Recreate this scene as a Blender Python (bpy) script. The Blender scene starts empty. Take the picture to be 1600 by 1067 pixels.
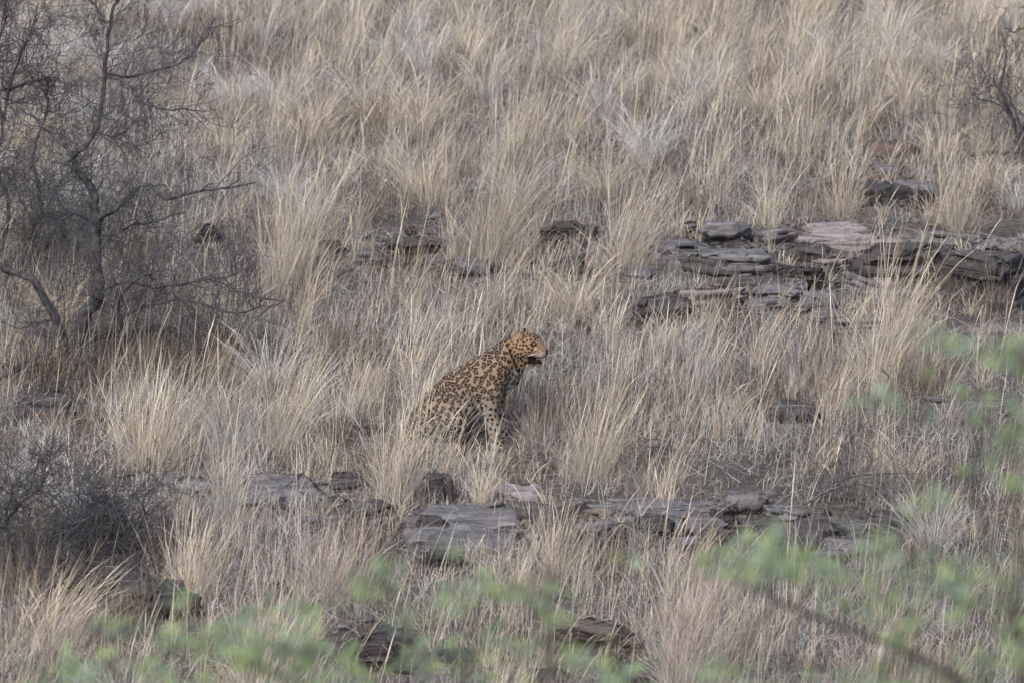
import bpy, bmesh, math, random
import numpy as np
from mathutils import Vector, Matrix

random.seed(7)
RNG = np.random.default_rng(11)
R = math.radians
S = bpy.context.scene
COL = S.collection

# ------------------------------------------------------------------ camera
PITCH = R(6.0)
DIST = 40.0
CAM = np.array([0.0, -DIST * math.cos(PITCH), DIST * math.sin(PITCH)])
FRAME_W = 7.62                      # metres across the picture at DIST
cam = bpy.data.cameras.new('camera')
cam.sensor_width = 36.0
cam.lens = 36.0 * DIST / FRAME_W
cam.clip_start = 0.5
cam.clip_end = 2000.0
cam.dof.use_dof = True
cam.dof.focus_distance = 38.4
cam.dof.aperture_fstop = cam.lens / 1000 / 0.075
cam_o = bpy.data.objects.new('camera', cam)
cam_o.location = CAM
cam_o.rotation_euler = (math.pi / 2 - PITCH, 0, 0)
COL.objects.link(cam_o)
S.camera = cam_o

# ------------------------------------------------------------------ sky, sun, exposure
SUN_EL, SUN_AZ = R(42), R(205)      # azimuth clockwise from +Y
world = bpy.data.worlds.new('World')
S.world = world
world.use_nodes = True
wn = world.node_tree.nodes
wl = world.node_tree.links
bg = wn['Background']
sky = wn.new('ShaderNodeTexSky')
sky.sky_type = 'NISHITA'
sky.sun_disc = False
sky.sun_elevation = SUN_EL
sky.sun_rotation = SUN_AZ
sky.air_density = 1.0
sky.dust_density = 3.0
wl.new(sky.outputs[0], bg.inputs[0])
bg.inputs[1].default_value = 0.15
sun = bpy.data.lights.new('sun', 'SUN')
sun.energy = 0.8
sun.angle = R(40)
sun.color = (1.0, 0.99, 0.99)
sun_o = bpy.data.objects.new('sun', sun)
sd = Vector((math.sin(SUN_AZ) * math.cos(SUN_EL), math.cos(SUN_AZ) * math.cos(SUN_EL), math.sin(SUN_EL)))
sun_o.rotation_euler = sd.to_track_quat('Z', 'Y').to_euler()
COL.objects.link(sun_o)
S.view_settings.view_transform = 'Standard'
S.view_settings.look = 'None'
S.view_settings.gamma = 1.0
S.view_settings.exposure = 0.98
S.view_settings.use_curve_mapping = False
S.render.engine = 'CYCLES'
S.cycles.use_denoising = True
S.cycles.use_adaptive_sampling = False
S.cycles.filter_width = 1.5
S.cycles.denoiser = 'OPENIMAGEDENOISE'
S.cycles.denoising_input_passes = 'RGB_ALBEDO_NORMAL'
S.cycles.max_bounces = 5
S.cycles.diffuse_bounces = 2
S.cycles.glossy_bounces = 2
S.cycles.transmission_bounces = 3

# ------------------------------------------------------------------ helpers
def tag(o, label=None, cat=None, group=None, kind=None):
    if label: o['label'] = label
    if cat: o['category'] = cat
    if group: o['group'] = group
    if kind: o['kind'] = kind
    return o

def empty(name, loc=(0, 0, 0)):
    o = bpy.data.objects.new(name, None)
    o.location = [float(v) for v in loc]
    o.empty_display_size = 0.2
    COL.objects.link(o)
    return o

def mesh_obj(name, V, F, mat, parent=None, smooth=False, colors=None, loose_sizes=None):
    """V (N,3); F a list of faces, or an (M,k) array, or a list of such arrays."""
    me = bpy.data.meshes.new(name)
    V = np.asarray(V, dtype=np.float32)
    arrs = F if (isinstance(F, list) and len(F) and isinstance(F[0], np.ndarray)) else None
    if isinstance(F, np.ndarray): arrs = [F]
    if arrs is None:
        me.from_pydata(V.tolist(), [], F)
    else:
        tot = np.concatenate([np.full(len(a), a.shape[1], dtype=np.int32) for a in arrs])
        loops = np.concatenate([a.ravel() for a in arrs]).astype(np.int32)
        start = np.concatenate([[0], np.cumsum(tot)[:-1]]).astype(np.int32)
        me.vertices.add(len(V)); me.vertices.foreach_set('co', V.ravel())
        me.loops.add(len(loops)); me.loops.foreach_set('vertex_index', loops)
        me.polygons.add(len(tot)); me.polygons.foreach_set('loop_start', start)
        me.polygons.foreach_set('loop_total', tot)
        me.update(calc_edges=True)
    if smooth:
        me.polygons.foreach_set('use_smooth', np.ones(len(me.polygons), dtype=bool))
    if colors is not None:
        a = me.color_attributes.new('tint', 'FLOAT_COLOR', 'POINT')
        c = np.ones((len(V), 4), dtype=np.float32); c[:, :3] = colors
        a.data.foreach_set('color', c.ravel())
    if mat: me.materials.append(mat)
    me.update()
    o = bpy.data.objects.new(name, me)
    COL.objects.link(o)
    if parent: o.parent = parent
    return o

_T = np.random.default_rng(3).random((256, 256)).astype(np.float64) * 2 - 1
def vnoise(x, y):
    x = np.asarray(x, dtype=np.float64); y = np.asarray(y, dtype=np.float64)
    xi = np.floor(x).astype(int); yi = np.floor(y).astype(int)
    u = x - xi; v = y - yi
    u = u * u * (3 - 2 * u); v = v * v * (3 - 2 * v)
    a = _T[xi & 255, yi & 255]; b = _T[(xi + 1) & 255, yi & 255]
    c = _T[xi & 255, (yi + 1) & 255]; d = _T[(xi + 1) & 255, (yi + 1) & 255]
    return (a * (1 - u) + b * u) * (1 - v) + (c * (1 - u) + d * u) * v

TAN = math.tan(R(15.0))
def ground(x, y):
    """terrain height: our own bank, a shallow valley, then the far hillside"""
    x = np.asarray(x, dtype=np.float64); y = np.asarray(y, dtype=np.float64)
    ys = np.array([-130., -60., -45., -38., -30., -22., -14., -9., -6., 0., 40., 120., 200.])
    zs = np.array([20., 6., 3.2, 2.2, -0.6, -2.8, -3.3, -2.4, -6 * TAN, 0., 40 * TAN, 28., 34.])
    z = np.interp(y, ys, zs)
    n = 0.10 * vnoise(x * 0.55 + 9.1, y * 0.55 + 3.3) + 0.045 * vnoise(x * 1.7, y * 1.7 + 40) + 0.016 * vnoise(x * 5.1, y * 5.1)
    return z + n

FWD = np.array([0, math.cos(PITCH), -math.sin(PITCH)])
UPV = np.array([0, math.sin(PITCH), math.cos(PITCH)])
def ray(px, py):
    k = FRAME_W / DIST / 1600.0
    d = FWD + np.array([1., 0, 0]) * (px - 800) * k - UPV * (py - 533.5) * k
    return d
def at(px, py):
    """the point of the far hillside seen there in the photograph"""
    d = ray(px, py)
    s = np.linspace(30, 70, 1601)
    P = CAM + s[:, None] * d
    f = P[:, 2] - ground(P[:, 0], P[:, 1])
    i = int(np.argmax(f < 0))
    if f[i] >= 0: i = len(s) - 1
    t = f[i - 1] / (f[i - 1] - f[i]) if i > 0 else 0
    return P[i - 1] + t * (P[i] - P[i - 1])
def at_y(px, py, y):
    """the point seen there on the vertical plane at depth y"""
    d = ray(px, py)
    return CAM + d * (y - CAM[1]) / d[1]
def ppm(y):                           # photograph pixels per metre at depth y
    return 1600.0 / (FRAME_W / DIST * (y - CAM[1]))

# ------------------------------------------------------------------ materials
def mat_new(name):
    m = bpy.data.materials.new(name)
    m.use_nodes = True
    n = m.node_tree.nodes; l = m.node_tree.links
    b = n['Principled BSDF']
    return m, n, l, b

def ramp(n, stops):
    r = n.new('ShaderNodeValToRGB')
    e = r.color_ramp.elements
    while len(e) < len(stops): e.new(0.5)
    for el, (p, c) in zip(e, stops):
        el.position = p
        el.color = (c[0], c[1], c[2], 1)
    return r

def blade_material(name, trans=0.3):
    m, n, l, b = mat_new(name)
    n.remove(b)
    at_ = n.new('ShaderNodeVertexColor'); at_.layer_name = 'tint'
    d = n.new('ShaderNodeBsdfDiffuse'); t = n.new('ShaderNodeBsdfTranslucent')
    mx = n.new('ShaderNodeMixShader'); mx.inputs[0].default_value = trans
    l.new(at_.outputs[0], d.inputs[0]); l.new(at_.outputs[0], t.inputs[0])
    l.new(d.outputs[0], mx.inputs[1]); l.new(t.outputs[0], mx.inputs[2])
    l.new(mx.outputs[0], n['Material Output'].inputs[0])
    return m
M_GRASS = blade_material('dry_grass', 0.14)
M_LEAF = blade_material('green_leaf', 0.42)

def soil_material():
    m, n, l, b = mat_new('soil')
    g = n.new('ShaderNodeNewGeometry')
    n1 = n.new('ShaderNodeTexNoise'); n1.inputs['Scale'].default_value = 1.3; n1.inputs['Detail'].default_value = 6
    n2 = n.new('ShaderNodeTexNoise'); n2.inputs['Scale'].default_value = 38; n2.inputs['Detail'].default_value = 5
    l.new(g.outputs['Position'], n1.inputs['Vector']); l.new(g.outputs['Position'], n2.inputs['Vector'])
    r1 = ramp(n, [(0.3, (0.06, 0.055, 0.052)), (0.55, (0.10, 0.092, 0.086)), (0.75, (0.16, 0.148, 0.138))])
    r2 = ramp(n, [(0.3, (0.45, 0.45, 0.45)), (0.7, (1.25, 1.2, 1.15))])
    l.new(n1.outputs['Fac'], r1.inputs[0]); l.new(n2.outputs['Fac'], r2.inputs[0])
    mx = n.new('ShaderNodeMix'); mx.data_type = 'RGBA'; mx.blend_type = 'MULTIPLY'; mx.inputs[0].default_value = 1
    l.new(r1.outputs[0], mx.inputs[6]); l.new(r2.outputs[0], mx.inputs[7])
    l.new(mx.outputs[2], b.inputs['Base Color'])
    b.inputs['Roughness'].default_value = 0.95
    b.inputs['Specular IOR Level'].default_value = 0.1
    bp = n.new('ShaderNodeBump'); bp.inputs['Strength'].default_value = 0.7; bp.inputs['Distance'].default_value = 0.02
    l.new(n2.outputs['Fac'], bp.inputs['Height']); l.new(bp.outputs[0], b.inputs['Normal'])
    return m
M_SOIL = soil_material()

def rock_material(name, a, b_, c, patch, patch_amt):
    """bedded sandstone: bands a-b along the bedding, weathered patches c, stains"""
    m, n, l, b = mat_new(name)
    tc = n.new('ShaderNodeTexCoord')
    oi = n.new('ShaderNodeObjectInfo')
    add = n.new('ShaderNodeVectorMath'); add.operation = 'ADD'
    l.new(tc.outputs['Object'], add.inputs[0])
    mul = n.new('ShaderNodeVectorMath'); mul.operation = 'SCALE'; mul.inputs[3].default_value = 1.0
    l.new(oi.outputs['Location'], mul.inputs[0]); l.new(mul.outputs[0], add.inputs[1])
    mp = n.new('ShaderNodeMapping'); mp.inputs['Scale'].default_value = (2.0, 15.0, 34.0)
    mp.inputs['Rotation'].default_value = (R(8), R(3), 0)
    l.new(add.outputs[0], mp.inputs[0])
    band = n.new('ShaderNodeTexNoise'); band.inputs['Scale'].default_value = 1.0; band.inputs['Detail'].default_value = 7
    band.inputs['Roughness'].default_value = 0.65; band.inputs['Distortion'].default_value = 0.4
    l.new(mp.outputs[0], band.inputs['Vector'])
    r1 = ramp(n, [(0.33, a), (0.52, tuple((a[i] + b_[i]) * 0.5 for i in range(3))), (0.66, b_)])
    l.new(band.outputs['Fac'], r1.inputs[0])
    pn = n.new('ShaderNodeTexNoise'); pn.inputs['Scale'].default_value = 6.5; pn.inputs['Detail'].default_value = 8; pn.inputs['Roughness'].default_value = 0.7
    l.new(add.outputs[0], pn.inputs['Vector'])
    r2 = ramp(n, [(0.47, (0, 0, 0)), (0.62, (1, 1, 1))])
    l.new(pn.outputs['Fac'], r2.inputs[0])
    m1 = n.new('ShaderNodeMix'); m1.data_type = 'RGBA'
    l.new(r2.outputs[0], m1.inputs[0]); l.new(r1.outputs[0], m1.inputs[6]); m1.inputs[7].default_value = (*c, 1)
    sn = n.new('ShaderNodeTexNoise'); sn.inputs['Scale'].default_value = 3.1; sn.inputs['Detail'].default_value = 5
    sh = n.new('ShaderNodeVectorMath'); sh.operation = 'ADD'; sh.inputs[1].default_value = (5.3, 2.2, 9.1)
    l.new(add.outputs[0], sh.inputs[0]); l.new(sh.outputs[0], sn.inputs['Vector'])
    r3 = ramp(n, [(0.66 - 0.2 * patch_amt, (0, 0, 0)), (0.74 - 0.2 * patch_amt, (1, 1, 1))])
    l.new(sn.outputs['Fac'], r3.inputs[0])
    m2 = n.new('ShaderNodeMix'); m2.data_type = 'RGBA'
    l.new(r3.outputs[0], m2.inputs[0]); l.new(m1.outputs[2], m2.inputs[6]); m2.inputs[7].default_value = (*patch, 1)
    l.new(m2.outputs[2], b.inputs['Base Color'])
    b.inputs['Roughness'].default_value = 0.9
    b.inputs['Specular IOR Level'].default_value = 0.25
    bp = n.new('ShaderNodeBump'); bp.inputs['Strength'].default_value = 0.9; bp.inputs['Distance'].default_value = 0.03
    l.new(band.outputs['Fac'], bp.inputs['Height'])
    bp2 = n.new('ShaderNodeBump'); bp2.inputs['Strength'].default_value = 0.6; bp2.inputs['Distance'].default_value = 0.012
    l.new(pn.outputs['Fac'], bp2.inputs['Height']); l.new(bp.outputs[0], bp2.inputs['Normal'])
    l.new(bp2.outputs[0], b.inputs['Normal'])
    return m
GREY = rock_material('grey_sandstone', (0.052, 0.05, 0.052), (0.225, 0.213, 0.217), (0.13, 0.124, 0.127), (0.15, 0.105, 0.082), 0.15)
DARK = rock_material('dark_sandstone', (0.03, 0.028, 0.029), (0.105, 0.097, 0.096), (0.062, 0.056, 0.053), (0.10, 0.065, 0.045), 0.1)
PINK = rock_material('pink_sandstone', (0.13, 0.108, 0.108), (0.34, 0.295, 0.30), (0.25, 0.222, 0.228), (0.16, 0.105, 0.085), 0.25)
RUST = rock_material('rusty_sandstone', (0.055, 0.046, 0.042), (0.15, 0.115, 0.098), (0.10, 0.08, 0.072), (0.14, 0.092, 0.07), 0.3)

def bark_material(name, c0, c1):
    m, n, l, b = mat_new(name)
    tc = n.new('ShaderNodeTexCoord')
    nz = n.new('ShaderNodeTexNoise'); nz.inputs['Scale'].default_value = 22; nz.inputs['Detail'].default_value = 6
    l.new(tc.outputs['Object'], nz.inputs['Vector'])
    r = ramp(n, [(0.35, c0), (0.65, c1)])
    l.new(nz.outputs['Fac'], r.inputs[0]); l.new(r.outputs[0], b.inputs['Base Color'])
    b.inputs['Roughness'].default_value = 0.9; b.inputs['Specular IOR Level'].default_value = 0.2
    bp = n.new('ShaderNodeBump'); bp.inputs['Strength'].default_value = 0.8; bp.inputs['Distance'].default_value = 0.006
    l.new(nz.outputs['Fac'], bp.inputs['Height']); l.new(bp.outputs[0], b.inputs['Normal'])
    return m
M_BARK = bark_material('grey_bark', (0.026, 0.025, 0.027), (0.095, 0.092, 0.098))
M_TWIG = bark_material('twig_bark', (0.04, 0.039, 0.043), (0.105, 0.103, 0.112))
M_DEAD = bark_material('dead_wood', (0.06, 0.055, 0.055), (0.17, 0.155, 0.15))
M_GREENBARK = bark_material('branch_bark', (0.05, 0.043, 0.038), (0.11, 0.095, 0.085))

# ------------------------------------------------------------------ the ground
def build_ground():
    gx = np.concatenate([[-260, -150, -90, -50, -30, -18], np.linspace(-9, 9, 121), [18, 30, 50, 90, 150, 260]])
    gy = np.concatenate([[-130, -90, -70, -60, -52, -45], np.linspace(-41, -11, 61), np.linspace(-10.6, 13, 159), [16, 20, 26, 34, 40, 60, 90, 120, 150, 200]])
    X, Y = np.meshgrid(gx, gy, indexing='ij')
    Z = ground(X, Y)
    V = np.stack([X, Y, Z], -1).reshape(-1, 3)
    nx, ny = len(gx), len(gy)
    I = np.arange(nx * ny).reshape(nx, ny)
    F = np.stack([I[:-1, :-1], I[1:, :-1], I[1:, 1:], I[:-1, 1:]], -1).reshape(-1, 4)
    o = mesh_obj('ground', V, F, M_SOIL, smooth=True)
    tag(o, kind='structure')
build_ground()

# ------------------------------------------------------------------ rocks
ROCKS = []       # footprints: cx, cy, half width, half depth, rot, height
def rock(px, py, wpx, hpx, depth, mat, label, name='rock_slab', seed=1, layers=4, step=0.05, rot=0.0, tilt=4.0, roll=0.0, sq=0.45, cat='rock', sink=0.12, group=None):
    """px,py: where the foot of its front face is seen; wpx,hpx: width and height seen, in photograph pixels"""
    g = np.random.default_rng(seed)
    p = at(px, py)
    k = ppm(p[1])
    w = wpx / k; h = hpx / k
    tilt = max(tilt, 5) + 2.0
    sn = math.sin(R(6 + tilt))
    depth = min(depth, 0.62 * h * 1.15 / sn + 0.03)
    h = max(h * 1.15 - depth * sn, 0.45 * h)     # part of what is seen is the top
    cx, cy = p[0], p[1] + depth * 0.5
    nA = int(min(150, max(48, w * 75)))
    th = np.linspace(0, 2 * math.pi, nA, endpoint=False)
    ce, se = np.cos(th), np.sin(th)
    sq = min(0.85, sq + 0.05)
    ox = np.sign(ce) * np.abs(ce) ** sq * w / 2
    oy = np.sign(se) * np.abs(se) ** sq * depth / 2
    def broken(amp, nk):
        """a fractured outline: straight runs between random corners"""
        kt = np.sort(g.uniform(0, 2 * math.pi, nk)); kv = g.normal(0, amp, nk)
        return np.interp(th, np.concatenate([kt - 2 * math.pi, kt, kt + 2 * math.pi]), np.tile(kv, 3))
    base_w = 1 + np.clip(broken(0.13, int(9 + w * 5)), -0.3, 0.2)
    rings = []
    total = h + sink
    nl = layers + 1
    cuts = np.sort(np.concatenate([[0], np.clip(np.cumsum(g.dirichlet(np.ones(nl) * 1.3))[:-1], 0.04, 0.93), [1.0]]))
    kx0, kx1, kyf = -1.0, 1.0, 0.0
    sk0, sk1, sk2 = g.normal(0, 0.7), g.normal(0, 0.7), g.normal(0, 0.10)
    z0 = -sink
    dipx = g.normal(0, 0.035); dipy = g.normal(0, 0.03)
    for i in range(nl):
        za, zb = z0 + cuts[i] * total, z0 + cuts[i + 1] * total
        lw = base_w * (1 + broken(0.07, int(14 + w * 12)) + g.normal(0, 0.012, nA))
        shrink = step * g.uniform(-0.3, 1.3) * i * 0.8
        crev = g.choice([0.008, 0.02, 0.06, 0.11], p=[0.35, 0.3, 0.2, 0.15])
        crev = min(crev, 0.22 * depth)
        under = g.uniform(0.0, min(0.13, 0.3 * depth)) if i < nl - 1 else 0.0     # beds below the cap are eaten back
        if i >= 1 and w > 0.3:                                                     # upper beds have broken away at the ends
            c0 = g.uniform(0, 0.30) if g.random() < 0.6 else 0.0; c1 = g.uniform(0, 0.30) if g.random() < 0.6 else 0.0
            kx0, kx1 = min(kx0 + c0, -0.2), max(kx1 - c1, 0.2)
            kyf = kyf + g.uniform(0, 0.22) if g.random() < 0.4 else kyf
        jag = np.abs(broken(0.014, int(20 + w * 26)))
        for (t, ins) in ((0.0, crev), (0.16, 0.006), (0.55, 0.0), (0.93, 0.004), (1.0, 0.016)):
            q = shrink + ins + jag * (1 if t < 0.9 else 1.4)
            sx = np.maximum(0.3, 1 - q / (w / 2)); sy = np.maximum(0.3, 1 - q / (depth / 2))
            rx = ox * lw * sx + g.normal(0, 0.004, nA); ry = oy * lw * sy + g.normal(0, 0.004, nA)
            cut = 0.035 * broken(1.0, 13)
            lo_x = kx0 * w / 2 + cut + q * 0.5 + sk0 * ry; hi_x = kx1 * w / 2 + cut - q * 0.5 + sk1 * ry
            rx = np.minimum(np.maximum(rx, lo_x), np.maximum(hi_x, lo_x + 0.05))
            ry = np.where(ry < 0, np.maximum(ry + under, (-1 + kyf) * depth / 2 + cut + q * 0.5 + sk2 * rx), ry)
            zz = za + (zb - za) * t + dipx * rx + dipy * ry + g.normal(0, 0.003, nA) + broken(0.006, 12)
            rings.append(np.stack([rx, ry, zz], -1))
    lastr = rings[-1]
    cen = lastr.mean(0)
    for s in (0.88, 0.74, 0.58, 0.42, 0.26, 0.12):
        q = cen + (lastr - cen) * s
        stp = np.floor((vnoise(q[:, 0] * 3.1 + seed, q[:, 1] * 7.0 + seed * 2) * 1.4 + 0.5) * 2) / 2      # flaked-off sheets
        q[:, 2] = lastr[:, 2] * s + cen[2] * (1 - s) + 0.022 * stp + 0.012 * vnoise(q[:, 0] * 9 + seed, q[:, 1] * 9) + g.normal(0, 0.003, nA)
        rings.append(q)
    V = np.concatenate(rings + [cen[None] + np.array([[0, 0, 0.005]])])
    nr = len(rings)
    I = np.arange(nr * nA).reshape(nr, nA)
    J = np.roll(I, -1, axis=1)
    F = np.stack([I[:-1], J[:-1], J[1:], I[1:]], -1).reshape(-1, 4)
    c = len(V) - 1
    T = np.stack([I[-1], J[-1], np.full(nA, c)], -1)
    # tilt with the slope, roll along it
    Mx = np.array(Matrix.Rotation(R(tilt), 3, 'X') @ Matrix.Rotation(R(roll), 3, 'Y') @ Matrix.Rotation(R(rot), 3, 'Z'))
    V = V @ Mx.T
    o = mesh_obj(name, V, [F, T], mat)
    gz = float(ground(cx, cy - depth * 0.5))
    o.location = (cx, cy, gz)
    tag(o, label, cat, group, 'thing')
    ROCKS.append((cx, cy, w / 2, depth / 2, R(rot), h))
    return o

# middle ledges, below the leopard
rock(450, 800, 185, 62, 0.85, GREY, 'grey layered slab with a dark overhanging lip left of the black block', seed=21, layers=4, step=0.03, tilt=9)
rock(683, 794, 76, 56, 0.30, DARK, 'small blackish block of rock in the grass just below the leopard', name='rock', seed=122, layers=3, step=0.02, sq=0.75, tilt=2)
rock(725, 868, 215, 80, 0.95, GREY, 'big rounded grey slab with rust under its lip, straight below the leopard', seed=23, layers=4, step=0.02, tilt=8, roll=-2, sq=0.55)
rock(660, 852, 62, 30, 0.2, RUST, 'rust-orange stone tucked under the lip of the big grey slab', name='rock', seed=24, layers=2, step=0.02, sq=0.7)
rock(690, 905, 105, 48, 0.3, DARK, 'low dark crumbling ledge under the big rounded slab', seed=25, layers=4, step=0.03)
rock(820, 748, 125, 34, 0.4, RUST, "reddish brown slab at the leopard's front paws", seed=26, layers=3, step=0.04, tilt=6)
rock(805, 792, 160, 44, 0.7, PINK, 'pale pinkish grey slab between the reddish slab and the big rounded one', seed=27, layers=3, step=0.04, tilt=8)
rock(850, 836, 90, 46, 0.4, DARK, 'dark hollowed rock at the right end of the big rounded slab', name='rock', seed=28, layers=4, step=0.02)
rock(1025, 822, 330, 46, 0.8, GREY, 'long flat grey ledge running right from below the leopard', seed=29, layers=4, step=0.035, tilt=9, sq=0.4)
rock(1290, 856, 260, 62, 0.8, DARK, 'dark cracked ledge under the heap of dead twigs', seed=30, layers=5, step=0.035, tilt=7)
rock(565, 832, 120, 44, 0.4, DARK, 'dark low ledge half lost in grass between the layered slab and the big rounded slab', seed=71, layers=4, step=0.03)
rock(935, 862, 120, 46, 0.4, DARK, 'dark crumbling step under the left half of the long flat ledge', seed=72, layers=4, step=0.03)
rock(1110, 868, 190, 52, 0.5, DARK, 'dark undercut step under the right half of the long flat ledge', seed=73, layers=4, step=0.03)
rock(1165, 805, 120, 30, 0.4, GREY, 'grey broken end of the long flat ledge beside the twig tangle', seed=74, layers=3, step=0.04)
rock(1215, 482, 230, 52, 0.6, GREY, 'grey stepped slab running below the notched rock face', seed=75, layers=4, step=0.05)
rock(1420, 455, 170, 76, 0.5, DARK, 'dark cracked outcrop between the pink ledge and the tall block', name='rock', seed=76, layers=5, step=0.03)
rock(1450, 398, 150, 40, 0.6, GREY, 'grey flat slab joining the pink ledge to the right edge', seed=77, layers=3, step=0.05)
rock(1000, 446, 120, 34, 0.4, GREY, 'grey low slab at the left foot of the striped outcrop', seed=78, layers=3, step=0.04)
rock(770, 432, 90, 28, 0.3, DARK, 'dark low stone behind the tall golden grass above the leopard', name='rock', seed=79, layers=3, step=0.03)
# front ledges
rock(590, 1062, 190, 84, 0.7, DARK, 'dark foreground ledge with straw on its top behind the green sprigs', seed=31, layers=5, step=0.02, tilt=5)
rock(935, 1048, 150, 78, 0.6, RUST, 'reddish dark foreground ledge behind the green sprigs', seed=32, layers=5, step=0.03, tilt=6, roll=6)
rock(1010, 1075, 110, 46, 0.4, DARK, 'small dark ledge at the bottom edge below the tall foreground tussock', seed=33, layers=3, step=0.03)
rock(1270, 1072, 110, 20, 0.3, GREY, 'thin grey slab peeping out at the bottom edge under the green branch', seed=34, layers=2)
# left side
rock(185, 880, 215, 62, 0.9, GREY, 'lichen grey slab under the twigs of the dark bush at lower left', seed=35, layers=4, step=0.03, tilt=9)
rock(170, 965, 220, 74, 0.5, DARK, 'dark broken rock face below the lichen grey slab', seed=36, layers=5, step=0.035)
rock(255, 775, 170, 34, 0.6, GREY, 'low grey slab among short grass, left of the layered slab', seed=37, layers=3, step=0.04, tilt=8)
rock(75, 668, 130, 66, 0.6, DARK, 'dark brown rock slab below the foot of the bare tree', seed=38, layers=4, step=0.04, tilt=7)
rock(232, 745, 40, 24, 0.15, RUST, 'small reddish stone at the foot of the big left tussock', name='stone', seed=39, layers=2, sq=0.8, cat='stone')
rock(574, 684, 64, 24, 0.2, DARK, "small dark flat rock just behind the leopard's rump", name='rock', seed=40, layers=2, sq=0.6)
rock(458, 682, 44, 36, 0.2, GREY, 'small grey rock in the grass well left of the leopard', name='rock', seed=41, layers=3, sq=0.7)
rock(322, 385, 62, 36, 0.25, DARK, 'dark stump-like rock beside the tip of the long bare branch', name='rock', seed=42, layers=3, sq=0.8)
# middle row
rock(648, 410, 110, 42, 0.35, DARK, 'dark wedge of rock in the middle row with a pale slab behind it', seed=43, layers=4, step=0.02, tilt=5, roll=-5)
rock(640, 378, 130, 30, 0.8, GREY, 'pale flat slab behind the dark wedge of rock', seed=44, layers=2, step=0.05, tilt=10)
rock(534, 418, 46, 32, 0.2, DARK, 'small dark rock left of the dark wedge', name='rock', seed=45, layers=3, sq=0.6)
rock(640, 424, 130, 18, 0.3, GREY, 'thin grey slab in front of the dark wedge', seed=46, layers=2, step=0.05, tilt=8)
rock(641, 371, 16, 12, 0.07, RUST, 'tiny orange stone on the pale flat slab', name='stone', seed=47, layers=2, sq=0.9, cat='stone', sink=0.02)
rock(885, 396, 100, 52, 0.4, DARK, 'dark humped ledge half hidden by grass above the leopard', seed=48, layers=4, step=0.03, tilt=4)
rock(915, 430, 130, 30, 0.5, GREY, 'grey slab below the dark humped ledge', seed=49, layers=3, step=0.04, tilt=7)
rock(905, 523, 44, 22, 0.16, RUST, "small reddish stone to the right of the leopard's head", name='stone', seed=50, layers=2, sq=0.8, cat='stone')
rock(1110, 442, 230, 66, 1.3, GREY, 'striped grey lilac outcrop at the left end of the bright ledge', seed=51, layers=5, step=0.06, tilt=9, sq=0.5)
rock(1270, 436, 120, 56, 0.6, DARK, 'dark notched rock face under the bright pink ledge', seed=52, layers=5, step=0.03, tilt=5)
rock(1310, 400, 330, 48, 1.2, PINK, 'long bright pinkish ledge at upper right', seed=53, layers=4, step=0.05, tilt=10, roll=1, sq=0.45)
rock(1310, 366, 120, 22, 0.5, PINK, 'thin pink slab lying on the back of the bright ledge', seed=54, layers=2, step=0.05, tilt=8, sink=0.04)
rock(1400, 252, 125, 40, 0.5, RUST, 'rusty brown hump of rock at upper right', name='rock', seed=55, layers=3, step=0.03, sq=0.7, tilt=6)
rock(1390, 282, 95, 28, 0.4, GREY, 'grey broken slab right under the rusty hump', seed=56, layers=3, step=0.04)
rock(1395, 332, 100, 48, 0.4, DARK, 'dark stepped rock under the grey broken slab', seed=57, layers=4, step=0.04)
rock(1560, 394, 120, 50, 0.7, DARK, 'dark ledge at the right edge above the block', seed=58, layers=3, step=0.04, tilt=6)
rock(1545, 486, 150, 92, 0.5, DARK, 'tall dark block of rock at the right edge', name='rock', seed=59, layers=4, step=0.015, tilt=2)
rock(1555, 530, 170, 34, 0.9, GREY, 'smooth grey slab at the foot of the right-hand dark block', seed=60, layers=2, step=0.05, tilt=9)
rock(1235, 668, 110, 44, 0.4, DARK, 'low dark rock in the short grass right of the leopard', name='rock', seed=61, layers=3, step=0.03, sq=0.6)
rock(1520, 652, 190, 26, 0.5, GREY, 'cracked grey ledge behind the green leaves at right', seed=62, layers=3, step=0.05, tilt=7)
rock(1075, 378, 54, 28, 0.25, DARK, 'small dark rock at the tip of the striped outcrop', name='rock', seed=63, layers=3, sq=0.7)
rock(1270, 300, 90, 26, 0.5, GREY, 'grey slab between two tussocks left of the stepped rock', seed=64, layers=2, step=0.05, tilt=8)

def rock_mask(x, y, grow=0.0, front=0.0):
    """True where a base point lies on a rock, or within FRONT metres before its face"""
    bad = np.zeros(len(x), dtype=bool)
    for cx, cy, a, b, rt, h in ROCKS:
        dx = x - cx; dy = y - cy
        c, s = math.cos(rt), math.sin(rt)
        u = (dx * c + dy * s) / (a + grow); v = (-dx * s + dy * c) / (b + grow)
        bad |= (np.abs(u) ** 3 + np.abs(v) ** 3) < 1.0
        if front > 0:
            bad |= (np.abs(dx) < a * 0.92) & (dy > -b - front * (0.4 + h * 1.5)) & (dy < 0)
    return bad

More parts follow.
